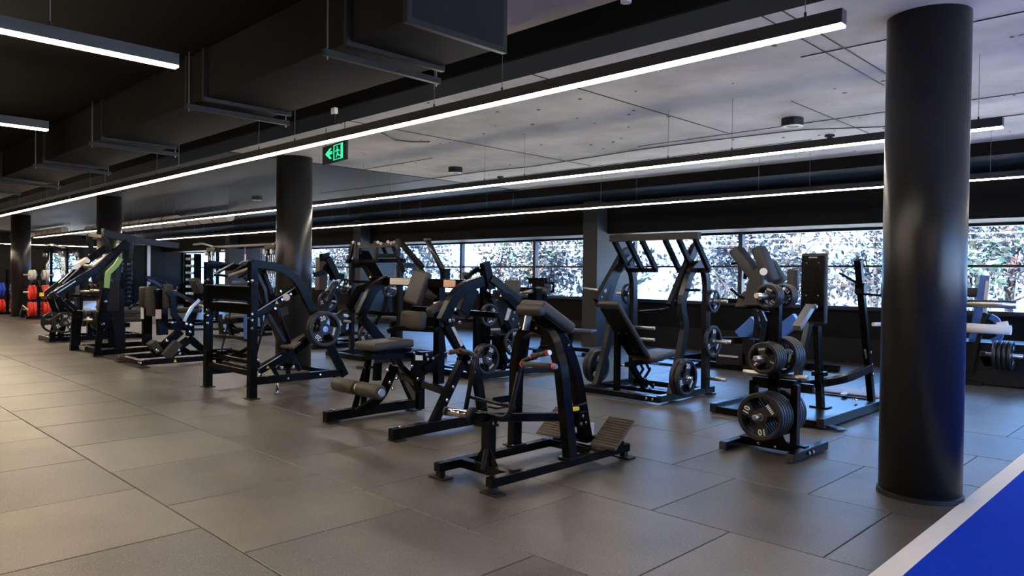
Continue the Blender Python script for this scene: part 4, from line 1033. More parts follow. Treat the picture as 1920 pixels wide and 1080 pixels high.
# ------------------------------------------------------------------ tall lever machine in front of the third column
def tall_lever():
    t = thing('tall_lever_machine', 'tall lever machine with long top boom, in front of the third column', 'gym machine', (-15.1, 4.4, 0))
    def P(nm, pts, x, w=.06, h=.08, m=K, c='g1'): return path(t, nm, [X(c, *p, x) for p in pts], w, h, XA, m)
    # boom and lever arms
    bx = -15.2
    a = X('g1', 880, 60, bx); b_ = X('g1', 1340, 165, bx); c_ = atx(334, 461, bx)
    path(t, 'boom', [a, b_], .12, .14, XA, BG); path(t, 'boom', [b_, c_], .10, .12, XA, BG)
    MB().box(a-V((0, .02, 0)), (.16, .03, .18)).build('boom_cap', BG, t, .004)
    MB().poly([X('g1', *p, bx+.08) for p in ((1268, 190), (1335, 190), (1305, 445), (1255, 440))], XA, .03).build('instruction_plate', M['grey'], t, .003)
    P('lever_arm', [(130, 1010), (400, 840), (760, 620), (1240, 200)], -14.95, .09, .13)
    MB().bar(X('g1', 130, 990, -14.94), X('g1', 420, 805, -14.94), .1, .02, XA).build('lever_cover', M['steel'], t, .002)
    P('lever_arm', [(210, 870), (480, 620), (620, 480), (900, 290)], -15.9, .09, .13)
    MB().bar(X('g1', 215, 845, -15.88), X('g1', 470, 610, -15.88), .1, .02, XA).build('lever_cover', M['steel'], t, .002)
    P('rear_boom_post', [(640, 70), (690, 440)], -16.0, .07, .09, BG)
    bar(t, 'top_bar', X('g1', 640, 85, -16.0), X('g1', 900, 120, bx), .06, .06, YA, M['wood'])
    P('boom_post', [(905, 130), (960, 450)], -15.3, .06, .07, BG)
    pad('forearm_pad', M['label'], t, X('g1', 510, 525, -15.5), (.2, .28, .09), Matrix.Rotation(.6, 3, 'X'), .02)
    pad('forearm_pad', M['label'], t, X('g1', 790, 530, -15.1), (.2, .28, .1), Matrix.Rotation(.65, 3, 'X'), .02)
    tube(t, 'handle', bend([X('g1', 560, 570, -15.3), X('g1', 660, 580, -15.2), X('g1', 740, 610, -15.1)], .1), .035, M['steel'])
    for p in ((430, 590), (470, 570), (620, 490), (940, 410), (880, 420), (1095, 250)): tube(t, 'roller', [X('g1', *p, -15.3), X('g1', *p, -15.12)], .04, M['steel'], 10)
    MB().poly([X('g1', *p, -15.1) for p in ((980, 300), (1030, 290), (1060, 330), (1030, 370), (985, 370))], XA, .02).build('cam', BG, t, .003)
    # frame
    P('near_leg', [(700, 1000), (800, 300), (850, 0)], -14.35, .07, .1, K, 'g2')
    P('far_leg', [(385, 920), (400, 600), (430, 330)], -15.75, .1, .16, K, 'g2')
    P('inner_leg', [(850, 330), (940, 860)], -14.75, .06, .12, K, 'g2')
    P('rear_leg', [(1040, 930), (1020, 600), (1000, 0)], -14.9, .12, .18, BG, 'g2')
    P('shroud', [(885, 330), (885, -100)], -14.75, .1, .3, M['blackm'], 'g2')
    P('guard', [(905, 940), (935, 680), (1060, 560), (1130, 450)], -14.7, .05, .09, M['greenrim'], 'g1')  # greenish rim light on this edge is put into its colour
    P('guard', [(1055, 950), (1090, 640), (1130, 450)], -14.8, .05, .1, BG, 'g1')
    foot(t, (-14.3, 4.06, 0), .2, .16); foot(t, (-15.8, 4.12, 0), .2, .16)
    bar(t, 'base_beam', (-15.75, 4.2, .06), (-14.8, 4.2, .06), .1, .08, YA)
    bar(t, 'base_beam', (-14.35, 4.1, .06), (-14.6, 5.6, .07), .08, .09, XA)
    MB().lohi((-15.7, 4.14, .02), (-15.4, 4.15, .09)).build('base_label', M['label'], t, 0)
    bar(t, 'rear_beam', (-15.7, 5.5, .06), (-14.5, 5.5, .06), .08, .08, YA)
    bar(t, 'base_beam', (-15.72, 4.2, .06), (-15.6, 5.5, .07), .08, .09, XA)
    bolts(t, [(X('g2', *p, -14.3), XA) for p in ((828, 192), (788, 520))], .03)
    # padded rollers and seat
    pad('seat', M['vinyl'], t, X('g2', 1215, 345, -15.0), (.3, .5, .1), None, .03)
    pad('thigh_pad', M['vinyl'], t, X('g2', 1230, 440, -15.0), (.3, .55, .12), None, .04)
    bar(t, 'seat_post', X('g2', 1080, 440, -14.95), X('g2', 1080, 900, -14.95), .08, .08, XA, BG)
    G = 'plates on the tall lever machine'
    for p, (x, y_, k, s_) in zip(('left', 'right', 'upper left', 'upper right'), ((405, 440, '10s', -16.0), (610, 460, '10s', -15.3), (565, 50, '5', -15.6), (710, 40, '5', -15.2))):
        cc = X('g2', x, y_, s_)
        tube(t, 'weight_horn', [cc-V((0, .12, 0)), cc+V((0, .3, 0))], .025, M['steel'])
        for i in range(2):
            plate(k, cc+V((0, .05+.075*i, 0)), (0, -1, 0), .4, 'black plate, %s of the %s pair on the tall lever machine' % (('front', 'rear')[i], p), G, False)
    bar(t, 'horn_beam', X('g2', 350, 110, -15.9), X('g2', 830, 130, -14.9), .05, .05, YA, BG)
    bar(t, 'horn_beam', (-15.95, 4.75, .5), (-14.9, 4.75, .5), .08, .08, YA)
    bar(t, 'horn_post', (-15.4, 4.78, .1), (-15.4, 4.78, 1.5), .12, .1)
tall_lever()

# ------------------------------------------------------------------ leg press at far left
def far_press():
    t = thing('plate_loaded_press', 'black plate loaded press farthest left in the front row', 'gym machine', (-18.0, 4.8, 0))
    bar(t, 'front_beam', (-18.65, 4.17, .06), (-17.75, 4.17, .06), .1, .09, YA)
    for x in (-18.6, -17.8): bar(t, 'base_rail', (x, 4.17, .06), (x, 5.95, .06), .08, .09); 
    bar(t, 'rear_beam', (-18.65, 5.95, .06), (-17.6, 5.95, .06), .1, .09, YA)
    for x in (-18.55, -17.85): foot(t, (x, 4.17, 0), .2, .18)
    for i, x in enumerate((-18.3, -17.7)):
        path(t, 'upright', bend([(x, 4.3, .1), (x, 4.4, .5), (x, 4.25, .95)], .3), .08, .11, XA)
        path(t, 'lever', [(x, 4.1, .95), (x, 4.7, 1.5)], .06, .09, XA, BG)
        path(t, 'brace', [(x, 4.4, .9), (x, 5.2, .1)], .06, .08, XA)
        path(t, 'mast', [(x, 5.4, .1), (x, 5.1, 1.45), (x, 4.7, 1.5)], .07, .09, XA)
    pad('seat', M['vinyl'], t, (-18.0, 4.9, .6), (.4, .5, .09), None, .03)
    pad('back_pad', M['vinyl'], t, (-18.0, 5.25, 1.0), (.35, .1, .7), Matrix.Rotation(-.3, 3, 'X'), .03)
    bar(t, 'seat_post', (-18.0, 4.95, .1), (-18.0, 4.95, .58), .1, .1)
    bar(t, 'centre_beam', (-18.0, 4.17, .06), (-18.0, 5.95, .06), .1, .08)
    horn(t, (-17.9, 4.35, .42), XA, .5); horn(t, (-18.35, 4.29, .4), XA, .12)
    MB().box((-18.28, 4.1, 1.0), (.03, .08, .08)).build('warning_sticker', M['yellow'], t, 0)
    tube(t, 'handle', [(-18.35, 4.05, 1.3), (-18.3, 4.1, 1.05), (-18.3, 4.25, .95)], .03)
    plate('20', (-17.52, 4.35, .42), XA, 1.0, 'nearer of the two open spoked plates at far left', 'open spoked plates at far left')
    plate('20', (-18.2, 4.29, .40), XA, .6, 'farther of the two open spoked plates at far left', 'open spoked plates at far left', False)
far_press()

# ------------------------------------------------------------------ back row: lever machine behind the second column
def high_row():
    t = thing('high_lever_row', 'open framed lever machine with top rails and plates, right of the second column', 'gym machine', (-11.3, 7.9, 0))
    B = BG; xl, xr = -11.85, -10.35; yp = 7.7
    for x in (xl, xr):
        bar(t, 'front_post', (x, yp, .04), (x, yp, 1.74), .085, .08, XA, B)
        path(t, 'curved_frame', bend([(x, yp, 1.68), (x, yp+.35, 1.68), (x, yp+.8, 1.25), (x, yp+1.0, .1)], .3, 6), .07, .09, XA, B)
        bar(t, 'base_rail', (x, 7.2, .05), (x, 8.75, .05), .08, .09, XA, B)
    bar(t, 'front_foot', (xl-.1, 7.25, .05), (xl+1.1, 7.25, .05), .09, .09, YA)
    MB().lohi((xl+.15, 7.2, .02), (xl+.32, 7.205, .08)).build('base_label', M['whiter'], t, 0)
    bar(t, 'mid_rail', (xl, yp, .82), (xr+.1, yp, .82), .06, .07, YA)
    bar(t, 'mid_rail', (xl, yp, 1.38), (xr, yp, 1.36), .05, .05, YA)
    bar(t, 'lintel', (xl-.18, yp, 1.76), (xr+.12, yp, 1.76), .07, .07, YA)
    bar(t, 'rear_foot', (xl, 8.75, .05), (xr, 8.75, .05), .09, .09, YA)
    # upper pulley frames
    def R(nm, pts, y_=7.6, w=.05, h=.06, m=B): return path(t, nm, [Y('h6', *p, y_) for p in pts], w, h, YA, m)
    R('upper_frame', [(600, 100), (600, 380)], 7.6, .06, .07); R('upper_frame', [(655, 120), (655, 400)], 7.8, .05, .06, K)
    R('upper_frame', [(890, 90), (895, 385)], 7.6, .06, .07); R('upper_frame', [(1205, 60), (1205, 310)], 7.6, .06, .07)
    R('upper_rail', [(640, 175), (880, 170)], 7.6); R('upper_rail', [(880, 170), (1200, 140)], 7.6); R('upper_rail', [(895, 305), (1205, 305)], 7.6, .05, .07, K)
    R('upper_brace', [(980, 160), (1040, 300)], 7.7, .05, .05, K); R('upper_brace', [(1130, 150), (1180, 300)], 7.7, .05, .05, K)
    R('upper_brace', [(560, 110), (520, 300), (480, 400)], 7.65, .05, .08, K)
    for p in ((560, 110), (640, 130), (915, 110), (960, 130), (1060, 105), (1110, 120), (1150, 110)): tube(t, 'pulley', [Y('h6', *p, 7.57), Y('h6', *p, 7.62)], .028, M['steel'], 14)
    R('diagonal_board', [(680, 260), (900, 640)], 7.9, .25, .12, K)
    R('lever', [(1215, 80), (1560, 480)], 7.5, .07, .08, K)
    R('lever', [(1200, 330), (1290, 540)], 7.5, .05, .06, K)
    R('lever', [(500, 1060), (640, 800), (860, 720)], 7.3, .08, .12, K)
    a = Y('c7', 955, 85, 7.4); b_ = Y('c7', 1100, 370, 7.4)
    tube(t, 'long_handle', [a, b_], .045, B, 12); tube(t, 'handle_end', [a+V((0, 0, .02)), a-V((0, 0, .04))], .055, M['vinyl'], 12)
    MB().box(b_, (.12, .12, .2)).build('handle_clamp', K, t, .006)
    R('handle_link', [(1540, 600), (1545, 470)], 7.45, .06, .06, K)
    MB().poly([Y('h6', 785, 625, 7.6), Y('h6', 820, 625, 7.6), Y('h6', 803, 592, 7.6)], YA, .004).build('warning_sticker', M['yellow'], t, 0)
    pad('seat', M['vinyl'], t, (-11.1, 8.1, .7), (.4, .45, .09), None, .03)
    bar(t, 'seat_post', (-11.1, 8.15, .08), (-11.1, 8.15, .66), .1, .1)
    bar(t, 'centre_rail', (-11.1, 7.25, .05), (-11.1, 8.75, .05), .09, .08)
    for i, (c_, x, y_, z, k) in enumerate((('left post, upper', xl-.1, 7.6, 1.28, '5'), ('left post, lower', xl-.1, 7.6, .63, '20'), ('low, behind the leg machine seat', -11.0, 7.5, .42, '20'), ('centre, upper', -10.95, 7.9, 1.26, '10s'))):
        tube(t, 'weight_horn', [(x-.1, y_, z), (x+.2, y_, z)], .025, M['steel'])
        plate(k, (x+.02, y_, z), XA, .9+i, 'black plate on the open framed lever machine, '+c_, 'plates on the open framed lever machine', i != 1)
    bar(t, 'horn_beam', (-11.0, 7.5, .42), (-11.0, 7.75, .82), .07, .07)
    bar(t, 'horn_beam', (-10.95, 7.9, 1.26), (-10.95, 7.75, .82), .06, .06)
high_row()

# ------------------------------------------------------------------ leg press left of it
def left_press():
    t = thing('inclined_leg_press', 'pale edged inclined press between the second column and the open framed machine', 'gym machine', (-13.6, 8.6, 0))
    xs = -13.5
    def P(nm, pts, x=xs, w=.08, h=.1, m=BG): return path(t, nm, [X('h6', *p, x) for p in pts], w, h, XA, m)
    P('mast', [(105, 330), (90, 800)], xs-.2, .16, .2, M['wood']); P('shoulder', [(90, 330), (200, 320)], xs, .12, .16, K)
    P('arm', [(190, 340), (320, 600), (420, 605)], xs+.1, .08, .13, K); P('arm', [(150, 450), (260, 560), (270, 660)], xs, .08, .13, K)
    P('carriage', [(300, 670), (180, 850)], xs+.1, .05, .14, M['steel']); P('rail', [(330, 680), (230, 870), (150, 1070)], xs+.2, .06, .08)
    P('beam', [(0, 580), (130, 545)], xs, .1, .1, K)
    bar(t, 'base_rail', (-13.8, 7.6, .05), (-13.8, 9.6, .05), .1, .1); bar(t, 'base_rail', (-13.1, 7.6, .05), (-13.1, 9.6, .05), .1, .1)
    bar(t, 'cross_rail', (-13.8, 7.7, .06), (-13.1, 7.7, .06), .1, .1, YA); bar(t, 'cross_rail', (-13.8, 9.5, .06), (-13.1, 9.5, .06), .1, .1, YA)
    bar(t, 'post', (-13.45, 8.3, .06), (-13.45, 8.3, 1.2), .12, .12)
    bar(t, 'cross_rail', (-13.8, 8.3, .06), (-13.1, 8.3, .06), .1, .1, YA)
    horn(t, (-13.5, 8.12, .95), XA, .4)
    plate('20', (-13.4, 8.12, .95), XA, .7, 'black plate on the inclined press beside the second column')
    tube(t, 'foot_bar', bend([(-13.5, 8.1, .68), (-12.6, 8.1, .68), (-12.5, 8.1, .55)], .08), .04, M['lblue'])
left_press()

# ------------------------------------------------------------------ back row: plate loaded machine left of the chest row machine
def pullover():
    t = thing('plate_loaded_pullover', 'crowded black lever machine with three plates, behind the front machine', 'gym machine', (-8.2, 7.9, 0))
    xl, xr = -8.85, -7.75
    def P(nm, pts, x, w=.07, h=.09, m=K, c='c8'): return path(t, nm, [X(c, *p, x) for p in pts], w, h, XA, m)
    bar(t, 'front_beam', (xl-.05, 7.15, .06), (xr+.05, 7.15, .06), .1, .09, YA)
    bar(t, 'front_beam', (xl, 7.45, .06), (xr, 7.45, .06), .08, .08, YA)
    for x in (xl, xr):
        bar(t, 'base_rail', (x, 7.15, .06), (x, 8.9, .06), .09, .09, XA, BG)
        foot(t, (x, 8.8, 0), .18, .14)
    bar(t, 'rear_beam', (xl, 8.85, .06), (xr+.2, 8.85, .06), .08, .08, YA)
    P('main_post', [(400, 880), (400, 400), (410, 235)], -8.0, .1, .1)
    bar(t, 'main_post_foot', X('c8', 400, 870, -8.0), (-8.0, 7.5, .06), .1, .12)
    bar(t, 'post', (-8.05, 7.6, .08), (-8.05, 7.6, 1.3), .1, .1)
    P('top_arm', [(405, 230), (445, 420)], -7.95, .1, .14)
    P('rail', [(180, 630), (385, 640)], -8.2, .05, .06, BG); P('diagonal', [(265, 625), (370, 550)], -8.2, .03, .04, BG)
    P('lever', [(450, 340), (600, 460), (650, 500)], -7.9, .06, .12, M['grey']); P('lever', [(470, 450), (560, 470), (640, 560)], -7.8, .08, .12, K)
    P('strut', [(455, 480), (525, 665)], -7.7, .05, .06, BG); P('strut', [(480, 740), (560, 940)], -7.8, .06, .08); P('strut', [(540, 640), (660, 880)], -7.75, .07, .1)
    P('shroud', [(520, 470), (590, 690)], -8.0, .1, .35, M['blackm'])
    MB().poly([X('c8', *p, -7.72) for p in ((567, 550), (590, 560), (565, 640), (545, 632))], XA, .01).build('label_strip', M['label'], t, 0)
    MB().poly([X('c8', *p, -7.75) for p in ((508, 470), (524, 470), (516, 452))], XA, .004).build('warning_sticker', M['yellow'], t, 0)
    P('pulley_arm', [(270, 340), (350, 280), (400, 300)], -8.1, .05, .06); P('knob_post', [(280, 300), (280, 350)], -8.3, .1, .1, M['wood'])
    P('cross', [(340, 760), (640, 750)], -8.0, .06, .07); P('cross', [(0, 700), (180, 690)], -8.4, .06, .07)
    pad('seat', M['vinyl'], t, (-8.35, 8.1, .62), (.4, .45, .09), None, .03); bar(t, 'seat_post', (-8.35, 8.1, .1), (-8.35, 8.1, .6), .1, .1)
    bar(t, 'centre_rail', (-8.35, 7.15, .06), (-8.35, 8.85, .06), .08, .08)
    pad('back_pad', M['vinyl'], t, (-8.35, 8.4, 1.1), (.32, .1, .7), Matrix.Rotation(-.2, 3, 'X'), .03)
    bolts(t, [(X('c8', *p, -7.72), XA) for p in ((610, 580), (600, 630), (425, 430), (230, 650), (185, 635), (650, 690), (565, 945), (640, 660))], .024)
    G = 'plates on the crowded lever machine'
    for i, (x, y_, z, k, lb, sp) in enumerate(((-7.65, 7.25, .31, '20', 'low front plate marked 20 on the crowded lever machine', .6), (-7.72, 7.25, .31, '20', 'plate behind the low front plate of the crowded lever machine', .6),
                                               (-7.6, 7.75, .53, '10', 'right hand plate of the crowded lever machine', 1.1), (-7.6, 7.23, .95, '10s', 'upper plate of the crowded lever machine', .2))):
        plate(k, (x, y_, z), XA, sp, lb, G, i != 1)
    horn(t, (-7.85, 7.25, .31), XA, .28); horn(t, (-7.8, 7.75, .53), XA, .28); horn(t, (-7.8, 7.23, .95), XA, .28)
    bar(t, 'horn_beam', (-7.88, 7.25, .1), (-7.88, 7.25, 1.0), .07, .09); bar(t, 'horn_beam', (-7.84, 7.75, .1), (-7.84, 7.75, .62), .07, .08)
    # forearm rollers at the back right
    q = Y('c8', 560, 415, 8.8); r = Y('c8', 740, 430, 8.8)
    tube(t, 'roller_beam', [q, r], .05, K, 12)
    tube(t, 'roller', [Y('c8', 620, 460, 8.6), Y('c8', 735, 430, 8.6)], .03, M['steel'], 12)
    MB().box(Y('c8', 755, 460, 8.7), (.2, .15, .25)).build('roller_block', K, t, .01)
    bar(t, 'roller_post', Y('c8', 740, 460, 8.8), (-8.4, 8.8, .1), .08, .08)
pullover()

def small_rack():
    t = thing('cable_attachment_stand', 'small black pad and handle stand silhouetted against the window, left of the pilaster', 'gym machine', (-10.5, 11.3, 0))
    y = 11.3
    def R(nm, pts, w=.06, h=.08, m=K): return path(t, nm, [Y('c8', *p, y) for p in pts], w, h, YA, m)
    R('top_bar', [(720, 360), (850, 360)], .1, .13); R('hook', [(700, 335), (725, 365)], .03, .03); R('block', [(800, 350), (800, 430)], .2, .35)
    R('loop', [(855, 375), (885, 375), (885, 435), (850, 435)], .03, .04); R('stem', [(825, 430), (820, 520), (815, 800)], .08, .08)
    c = Y('c8', 815, 800, y); bar(t, 'stem_foot', (c.x, y, c.z+.05), (c.x, y, 0), .1, .1); foot(t, (c.x, y, 0), .6, .5, .03)
    tube(t, 'roller', [Y('c8', 770, 415, y-.2), Y('c8', 850, 435, y-.2)], .07, M['vinyl'], 12)
small_rack()

# ------------------------------------------------------------------ hack squat behind the plate tree
def hack():
    t = thing('hack_squat_machine', 'hack squat machine with two shoulder pads and blue lit rails, behind the plate tree', 'gym machine', (-5.9, 11.6, 0))
    def P(nm, pts, y=11.6, w=.08, h=.1, m=K): return path(t, nm, [Y('g5', *p, y) for p in pts], w, h, YA, m)
    pad('shoulder_pad', M['foam'], t, Y('g5', 365, 160, 11.5), (.18, .3, .66), Matrix.Rotation(-.7, 3, 'Y'), .04)
    pad('shoulder_pad', M['foam'], t, Y('g5', 520, 160, 11.5), (.17, .3, .62), Matrix.Rotation(-.45, 3, 'Y'), .04)
    pad('head_pad', M['foam'], t, Y('g5', 590, 240, 11.7), (.25, .2, .4), Matrix.Rotation(-.6, 3, 'Y'), .04)
    MB().poly([Y('g5', *p, 11.4) for p in ((480, 180), (545, 230), (545, 510), (370, 510), (400, 320))], YA, .35).build('back_shell', M['vinyl'], t, .02)
    MB().poly([Y('g5', *p, 11.5) for p in ((380, 380), (400, 520), (290, 520), (330, 420))], YA, .3).build('back_shell', M['wood'], t, .02)
    tube(t, 'shell_bolt', [Y('g5', 502, 222, 11.2), Y('g5', 502, 222, 11.15)], .06, M['whiter'], 14)
    P('handle', [(225, 365), (300, 430), (350, 450)], 11.3, .03, .04); P('handle', [(350, 230), (345, 285)], 11.4, .04, .05); P('handle', [(230, 158), (310, 150)], 11.4, .03, .04)
    P('crossbar', [(270, 520), (540, 520)], 11.4, .06, .06); P('left_arm', [(110, 460), (290, 470)], 11.4, .06, .07)
    P('rail', [(305, 765), (440, 640)], 11.4, .12, .2, M['blueframe']); P('rail', [(640, 730), (790, 620)], 11.6, .12, .2, M['blueframe'])  # blue light falling on the rails is put into their colour
    P('link', [(435, 780), (450, 640), (430, 530)], 11.3, .06, .08, BG); P('link', [(490, 790), (510, 640), (470, 550)], 11.3, .06, .08, BG)
    P('carriage', [(120, 800), (380, 800)], 11.3, .1, .1); P('front_skirt', [(120, 925), (370, 925)], 11.2, .2, .32, M['blackm'])
    MB().box(Y('g5', 205, 935, 11.09), (.35, .004, .03)).build('lettering', M['label'], t, 0)
    P('foot_post', [(395, 1040), (395, 790)], 11.2, .2, .2, BG)
    tube(t, 'side_weight_bar', [Y('g5', 130, 815, 11.2), Y('g5', 240, 820, 11.2)], .05, M['steel'])
    a = Y('g5', 120, 1010, 11.2)
    bar(t, 'base_rail', (-7.3, 11.2, .06), (-5.5, 11.2, .06), .12, .1, YA); bar(t, 'base_rail', (-7.3, 12.3, .06), (-4.6, 12.3, .06), .12, .1, YA)
    bar(t, 'base_rail', (-7.2, 11.2, .06), (-7.2, 12.3, .06), .12, .1); bar(t, 'base_rail', (-5.6, 11.2, .06), (-5.6, 12.3, .06), .12, .1)
    MB().poly([(-7.6, 10.9, .03), (-6.5, 10.9, .03), (-6.5, 11.15, .08), (-7.6, 11.15, .08)], V((0, -.2, 1)), .02).build('ramp', M['blueframe'], t, .002)
    P('rear_post', [(560, 920), (560, 560)], 11.8, .15, .15)
hack()

# ------------------------------------------------------------------ machine behind the big column at right
def right_machine():
    t = thing('window_side_machine', 'machine with blue topped post and pale bars, half hidden by the big column at right', 'gym machine', (-2.7, 12.6, 0))
    def P(nm, pts, y=12.6, w=.08, h=.1, m=K): return path(t, nm, [Y('d2', *p, y) for p in pts], w, h, YA, m)
    P('post', [(205, 350), (150, 640), (110, 900)], 12.6, .08, .12, M['blueframe'])
    P('pin_post', [(218, 380), (205, 480), (200, 560)], 12.55, .05, .05, M['label'])
    P('frame', [(205, 560), (150, 760), (115, 900)], 12.4, .06, .06, BG)
    tube(t, 'side_bar', [Y('d2', 40, 505, 12.2), Y('d2', 380, 515, 12.2)], .06, M['steel'])
    tube(t, 'side_bar', [Y('d2', 20, 640, 12.2), Y('d2', 348, 657, 12.2)], .07, M['whiter'])
    tube(t, 'side_bar', [atx(1637, 608, -4.0), atx(1660, 608, -3.9)], .03, M['whiter'])
    path(t, 'curved_guard', bend([Y('d2', 230, 580, 12.5), Y('d2', 270, 600, 12.5), Y('d2', 290, 700, 12.5), Y('d2', 240, 720, 12.5)], .1), .06, .08, YA, M['blueframe'])
    MB().lohi((-3.6, 12.45, .0), (-1.9, 13.3, .62)).build('weight_shroud', M['blackm'], t, .02)
    tube(t, 'side_bar', [Y('d2', 270, 632, 12.3), Y('d2', 330, 625, 12.3)], .05, M['whiter'])
    MB().lohi((-3.7, 12.3, .0), (-2.6, 12.45, .05)).build('base_edge', BG, t, .003)
    pad('seat', M['vinyl'], t, Y('d2', 145, 445, 12.8), (.25, .3, .14), None, .03)
    c = Y('d2', 320, 800, 12.2)
    tube(t, 'plate_axle', [c-V((.25, 0, 0)), c+V((.2, 0, 0))], .03, M['steel'])
    for i in range(4):
        plate('10', c+V((-.12+.06*i, 0, 0)), XA, .5, 'black plate at right beyond the big column, %s of four' % ('first', 'second', 'third', 'fourth')[i], 'plates beyond the big column', i == 3)
    p_ = Y('d2', 30, 505, 12.2); bar(t, 'bar_post', (p_.x, 12.2, 0), (p_.x, 12.2, 1.5), .1, .1)
    bar(t, 'bar_foot', (p_.x, 11.9, .04), (p_.x, 12.5, .04), .1, .08)
    bar(t, 'axle_post', c-V((.28, 0, 0)), (c.x-.28, c.y+.3, .3), .08, .08)
right_machine()
CR.update(k1=(330, 440, 9.0), k2=(330, 540, 9.0), k3=(1060, 560, 6.4))
# ------------------------------------------------------------------ bumper plate trees at far left
def bumper(c, r, T, m, label, group, stripe=None):
    t = thing('bumper_plate', label, 'weight plate', c, group)
    c = V(c)
    vs, fs = lathe([(r*.12, -T/2), (r*.78, -T/2), (r*.82, -T/2*.8), (r*.88, -T/2*.8), (r*.92, -T/2), (r, -T/2*.8), (r, T/2*.8), (r*.92, T/2), (r*.88, T/2*.8), (r*.82, T/2*.8), (r*.78, T/2), (r*.12, T/2)], 32)
    b = MB(); b.add([c+V((x, z, y)) if False else c+V((x, -z, y)) for x, y, z in vs], fs); b.build('disc', m, t, 0)
    vs, fs = lathe([(r*.11, -T/2*.9), (r*.2, -T/2*.9), (r*.2, T/2+.002), (r*.11, T/2+.002)], 20)
    b = MB(); b.add([c+V((x, -z, y)) for x, y, z in vs], fs); b.build('hub', M['chrome'], t, 0)
    if stripe:
        for s in (-1, 1):
            b = MB()
            for k in range(8):
                a0 = math.radians(s*90-40+10*k); a1 = a0+math.radians(10)
                b.poly([c+V((math.cos(a)*q*r, -T/2-.002, math.sin(a)*q*r)) for a, q in ((a0, .5), (a0, .68), (a1, .68), (a1, .5))], YA, .004)
            b.build('printed_arc', stripe, t, 0)
def bumper_tree(x, y, levels, label, nm):
    t = thing('bumper_plate_tree', label, 'plate rack', (x, y, 0))
    for s in (-.32, .32): bar(t, 'base_foot', (x+s, y-.42, .05), (x+s, y+.42, .05), .08, .08)
    bar(t, 'cross_beam', (x-.32, y, .06), (x+.32, y, .06), .08, .08, YA)
    bar(t, 'upright', (x, y, .08), (x, y, 1.55), .1, .08)
    for z, *_ in levels: tube(t, 'weight_horn', [(x, y-.42, z), (x, y+.42, z)], .025, M['steel'])
    tube(t, 'drag_handle', [(x-.3, y-.45, .12), (x+.1, y-.45, .42), (x+.6, y-.42, .3)], .02, M['steel'])
    for z, r, m, cn, n, T in levels:
        for s in (-1, 1):
            for i in range(n):
                bumper((x, y+s*(.09+T*(i+.5)), z), r, T-.006, m, '%s bumper plate, %s of the %s pair, %s' % (cn, ('inner', 'outer')[i], 'near' if s < 0 else 'far', nm), 'bumper plates on the '+nm, M['white'] if cn in ('blue', 'red striped') else None)
bumper_tree(-27.1, 6.0, [(1.38, .16, M['whiter'], 'white', 2, .09), (.83, .225, M['red'], 'upper red', 2, .09), (.29, .235, M['red'], 'lower red', 2, .10)], 'plate tree holding white and red bumper plates, beside the leftmost column', 'tree by the leftmost column')
bumper_tree(-30.2, 5.75, [(.86, .23, M['blue'], 'blue', 2, .09), (.30, .235, M['red'], 'red striped', 2, .09)], 'plate tree holding blue and red bumper plates, at the left edge', 'tree at the left edge')
for i, (dx, dz) in enumerate(((-.12, 0), (.14, .0), (.3, .1))):
    c = V((-30.2+dx, 5.5-.0, 1.2+dz*.0))
t = thing('kettlebell_shelf', 'dark shelf with black kettlebells beyond the blue plates, at the left edge', 'shelf', (-33.0, 6.9, 0))
MB().lohi((-34.2, 6.7, 0), (-32.4, 7.1, .05)).lohi((-34.2, 6.7, .95), (-32.4, 7.1, 1.0)).build('board', K, t, .004)
for x in (-34.15, -32.45): bar(t, 'side_post', (x, 6.9, .02), (x, 6.9, 1.05), .35, .06, YA)
for i in range(6):
    x = -34.0+i*.28; t = thing('kettlebell', 'black kettlebell, %s from the left on the far shelf' % ('first', 'second', 'third', 'fourth', 'fifth', 'sixth')[i], 'kettlebell', (x, 6.9, 1.0), 'kettlebells on the far shelf')
    tube(t, 'bell', [(x, 6.9, 1.0), (x, 6.9, 1.04), (x, 6.9, 1.11), (x, 6.9, 1.18), (x, 6.9, 1.21)], [.07, .1, .115, .09, .05], M['rubber'], 14)
    tube(t, 'handle', bend([(x-.07, 6.9, 1.17), (x-.07, 6.9, 1.3), (x+.07, 6.9, 1.3), (x+.07, 6.9, 1.17)], .05, 4), .018, K, 8)

# ------------------------------------------------------------------ cable machines
def tower(t, x, y, h, n=3, s=1):
    for dx in (-.28, .28):
        bar(t, 'upright', (x+dx, y, .0), (x+dx, y, h), .07, .09)
    bar(t, 'foot_beam', (x-.3, y-.5, .04), (x-.3, y+.5, .04), .09, .08); bar(t, 'foot_beam', (x+.3, y-.5, .04), (x+.3, y+.5, .04), .09, .08)
    for dx in (-.16, -.06, .08, .18)[:n+1]:
        tube(t, 'guide_rod', [(x+dx, y-.06, .12), (x+dx, y-.06, h-.1)], .02, M['chrome'], 8)
    for k in range(9): MB().lohi((x-.2, y-.12, .15+k*.062), (x+.2, y+.04, .205+k*.062)).build('stack_plate', M['rubber'], t, .003)
    MB().lohi((x-.3, y-.1, h-.12), (x+.3, y+.1, h)).build('head_plate', K, t, .004)
    for dx in (-.2, .2): tube(t, 'pulley', [(x+dx, y-.16, h-.18), (x+dx, y-.1, h-.18)], .07, M['steel'], 14)
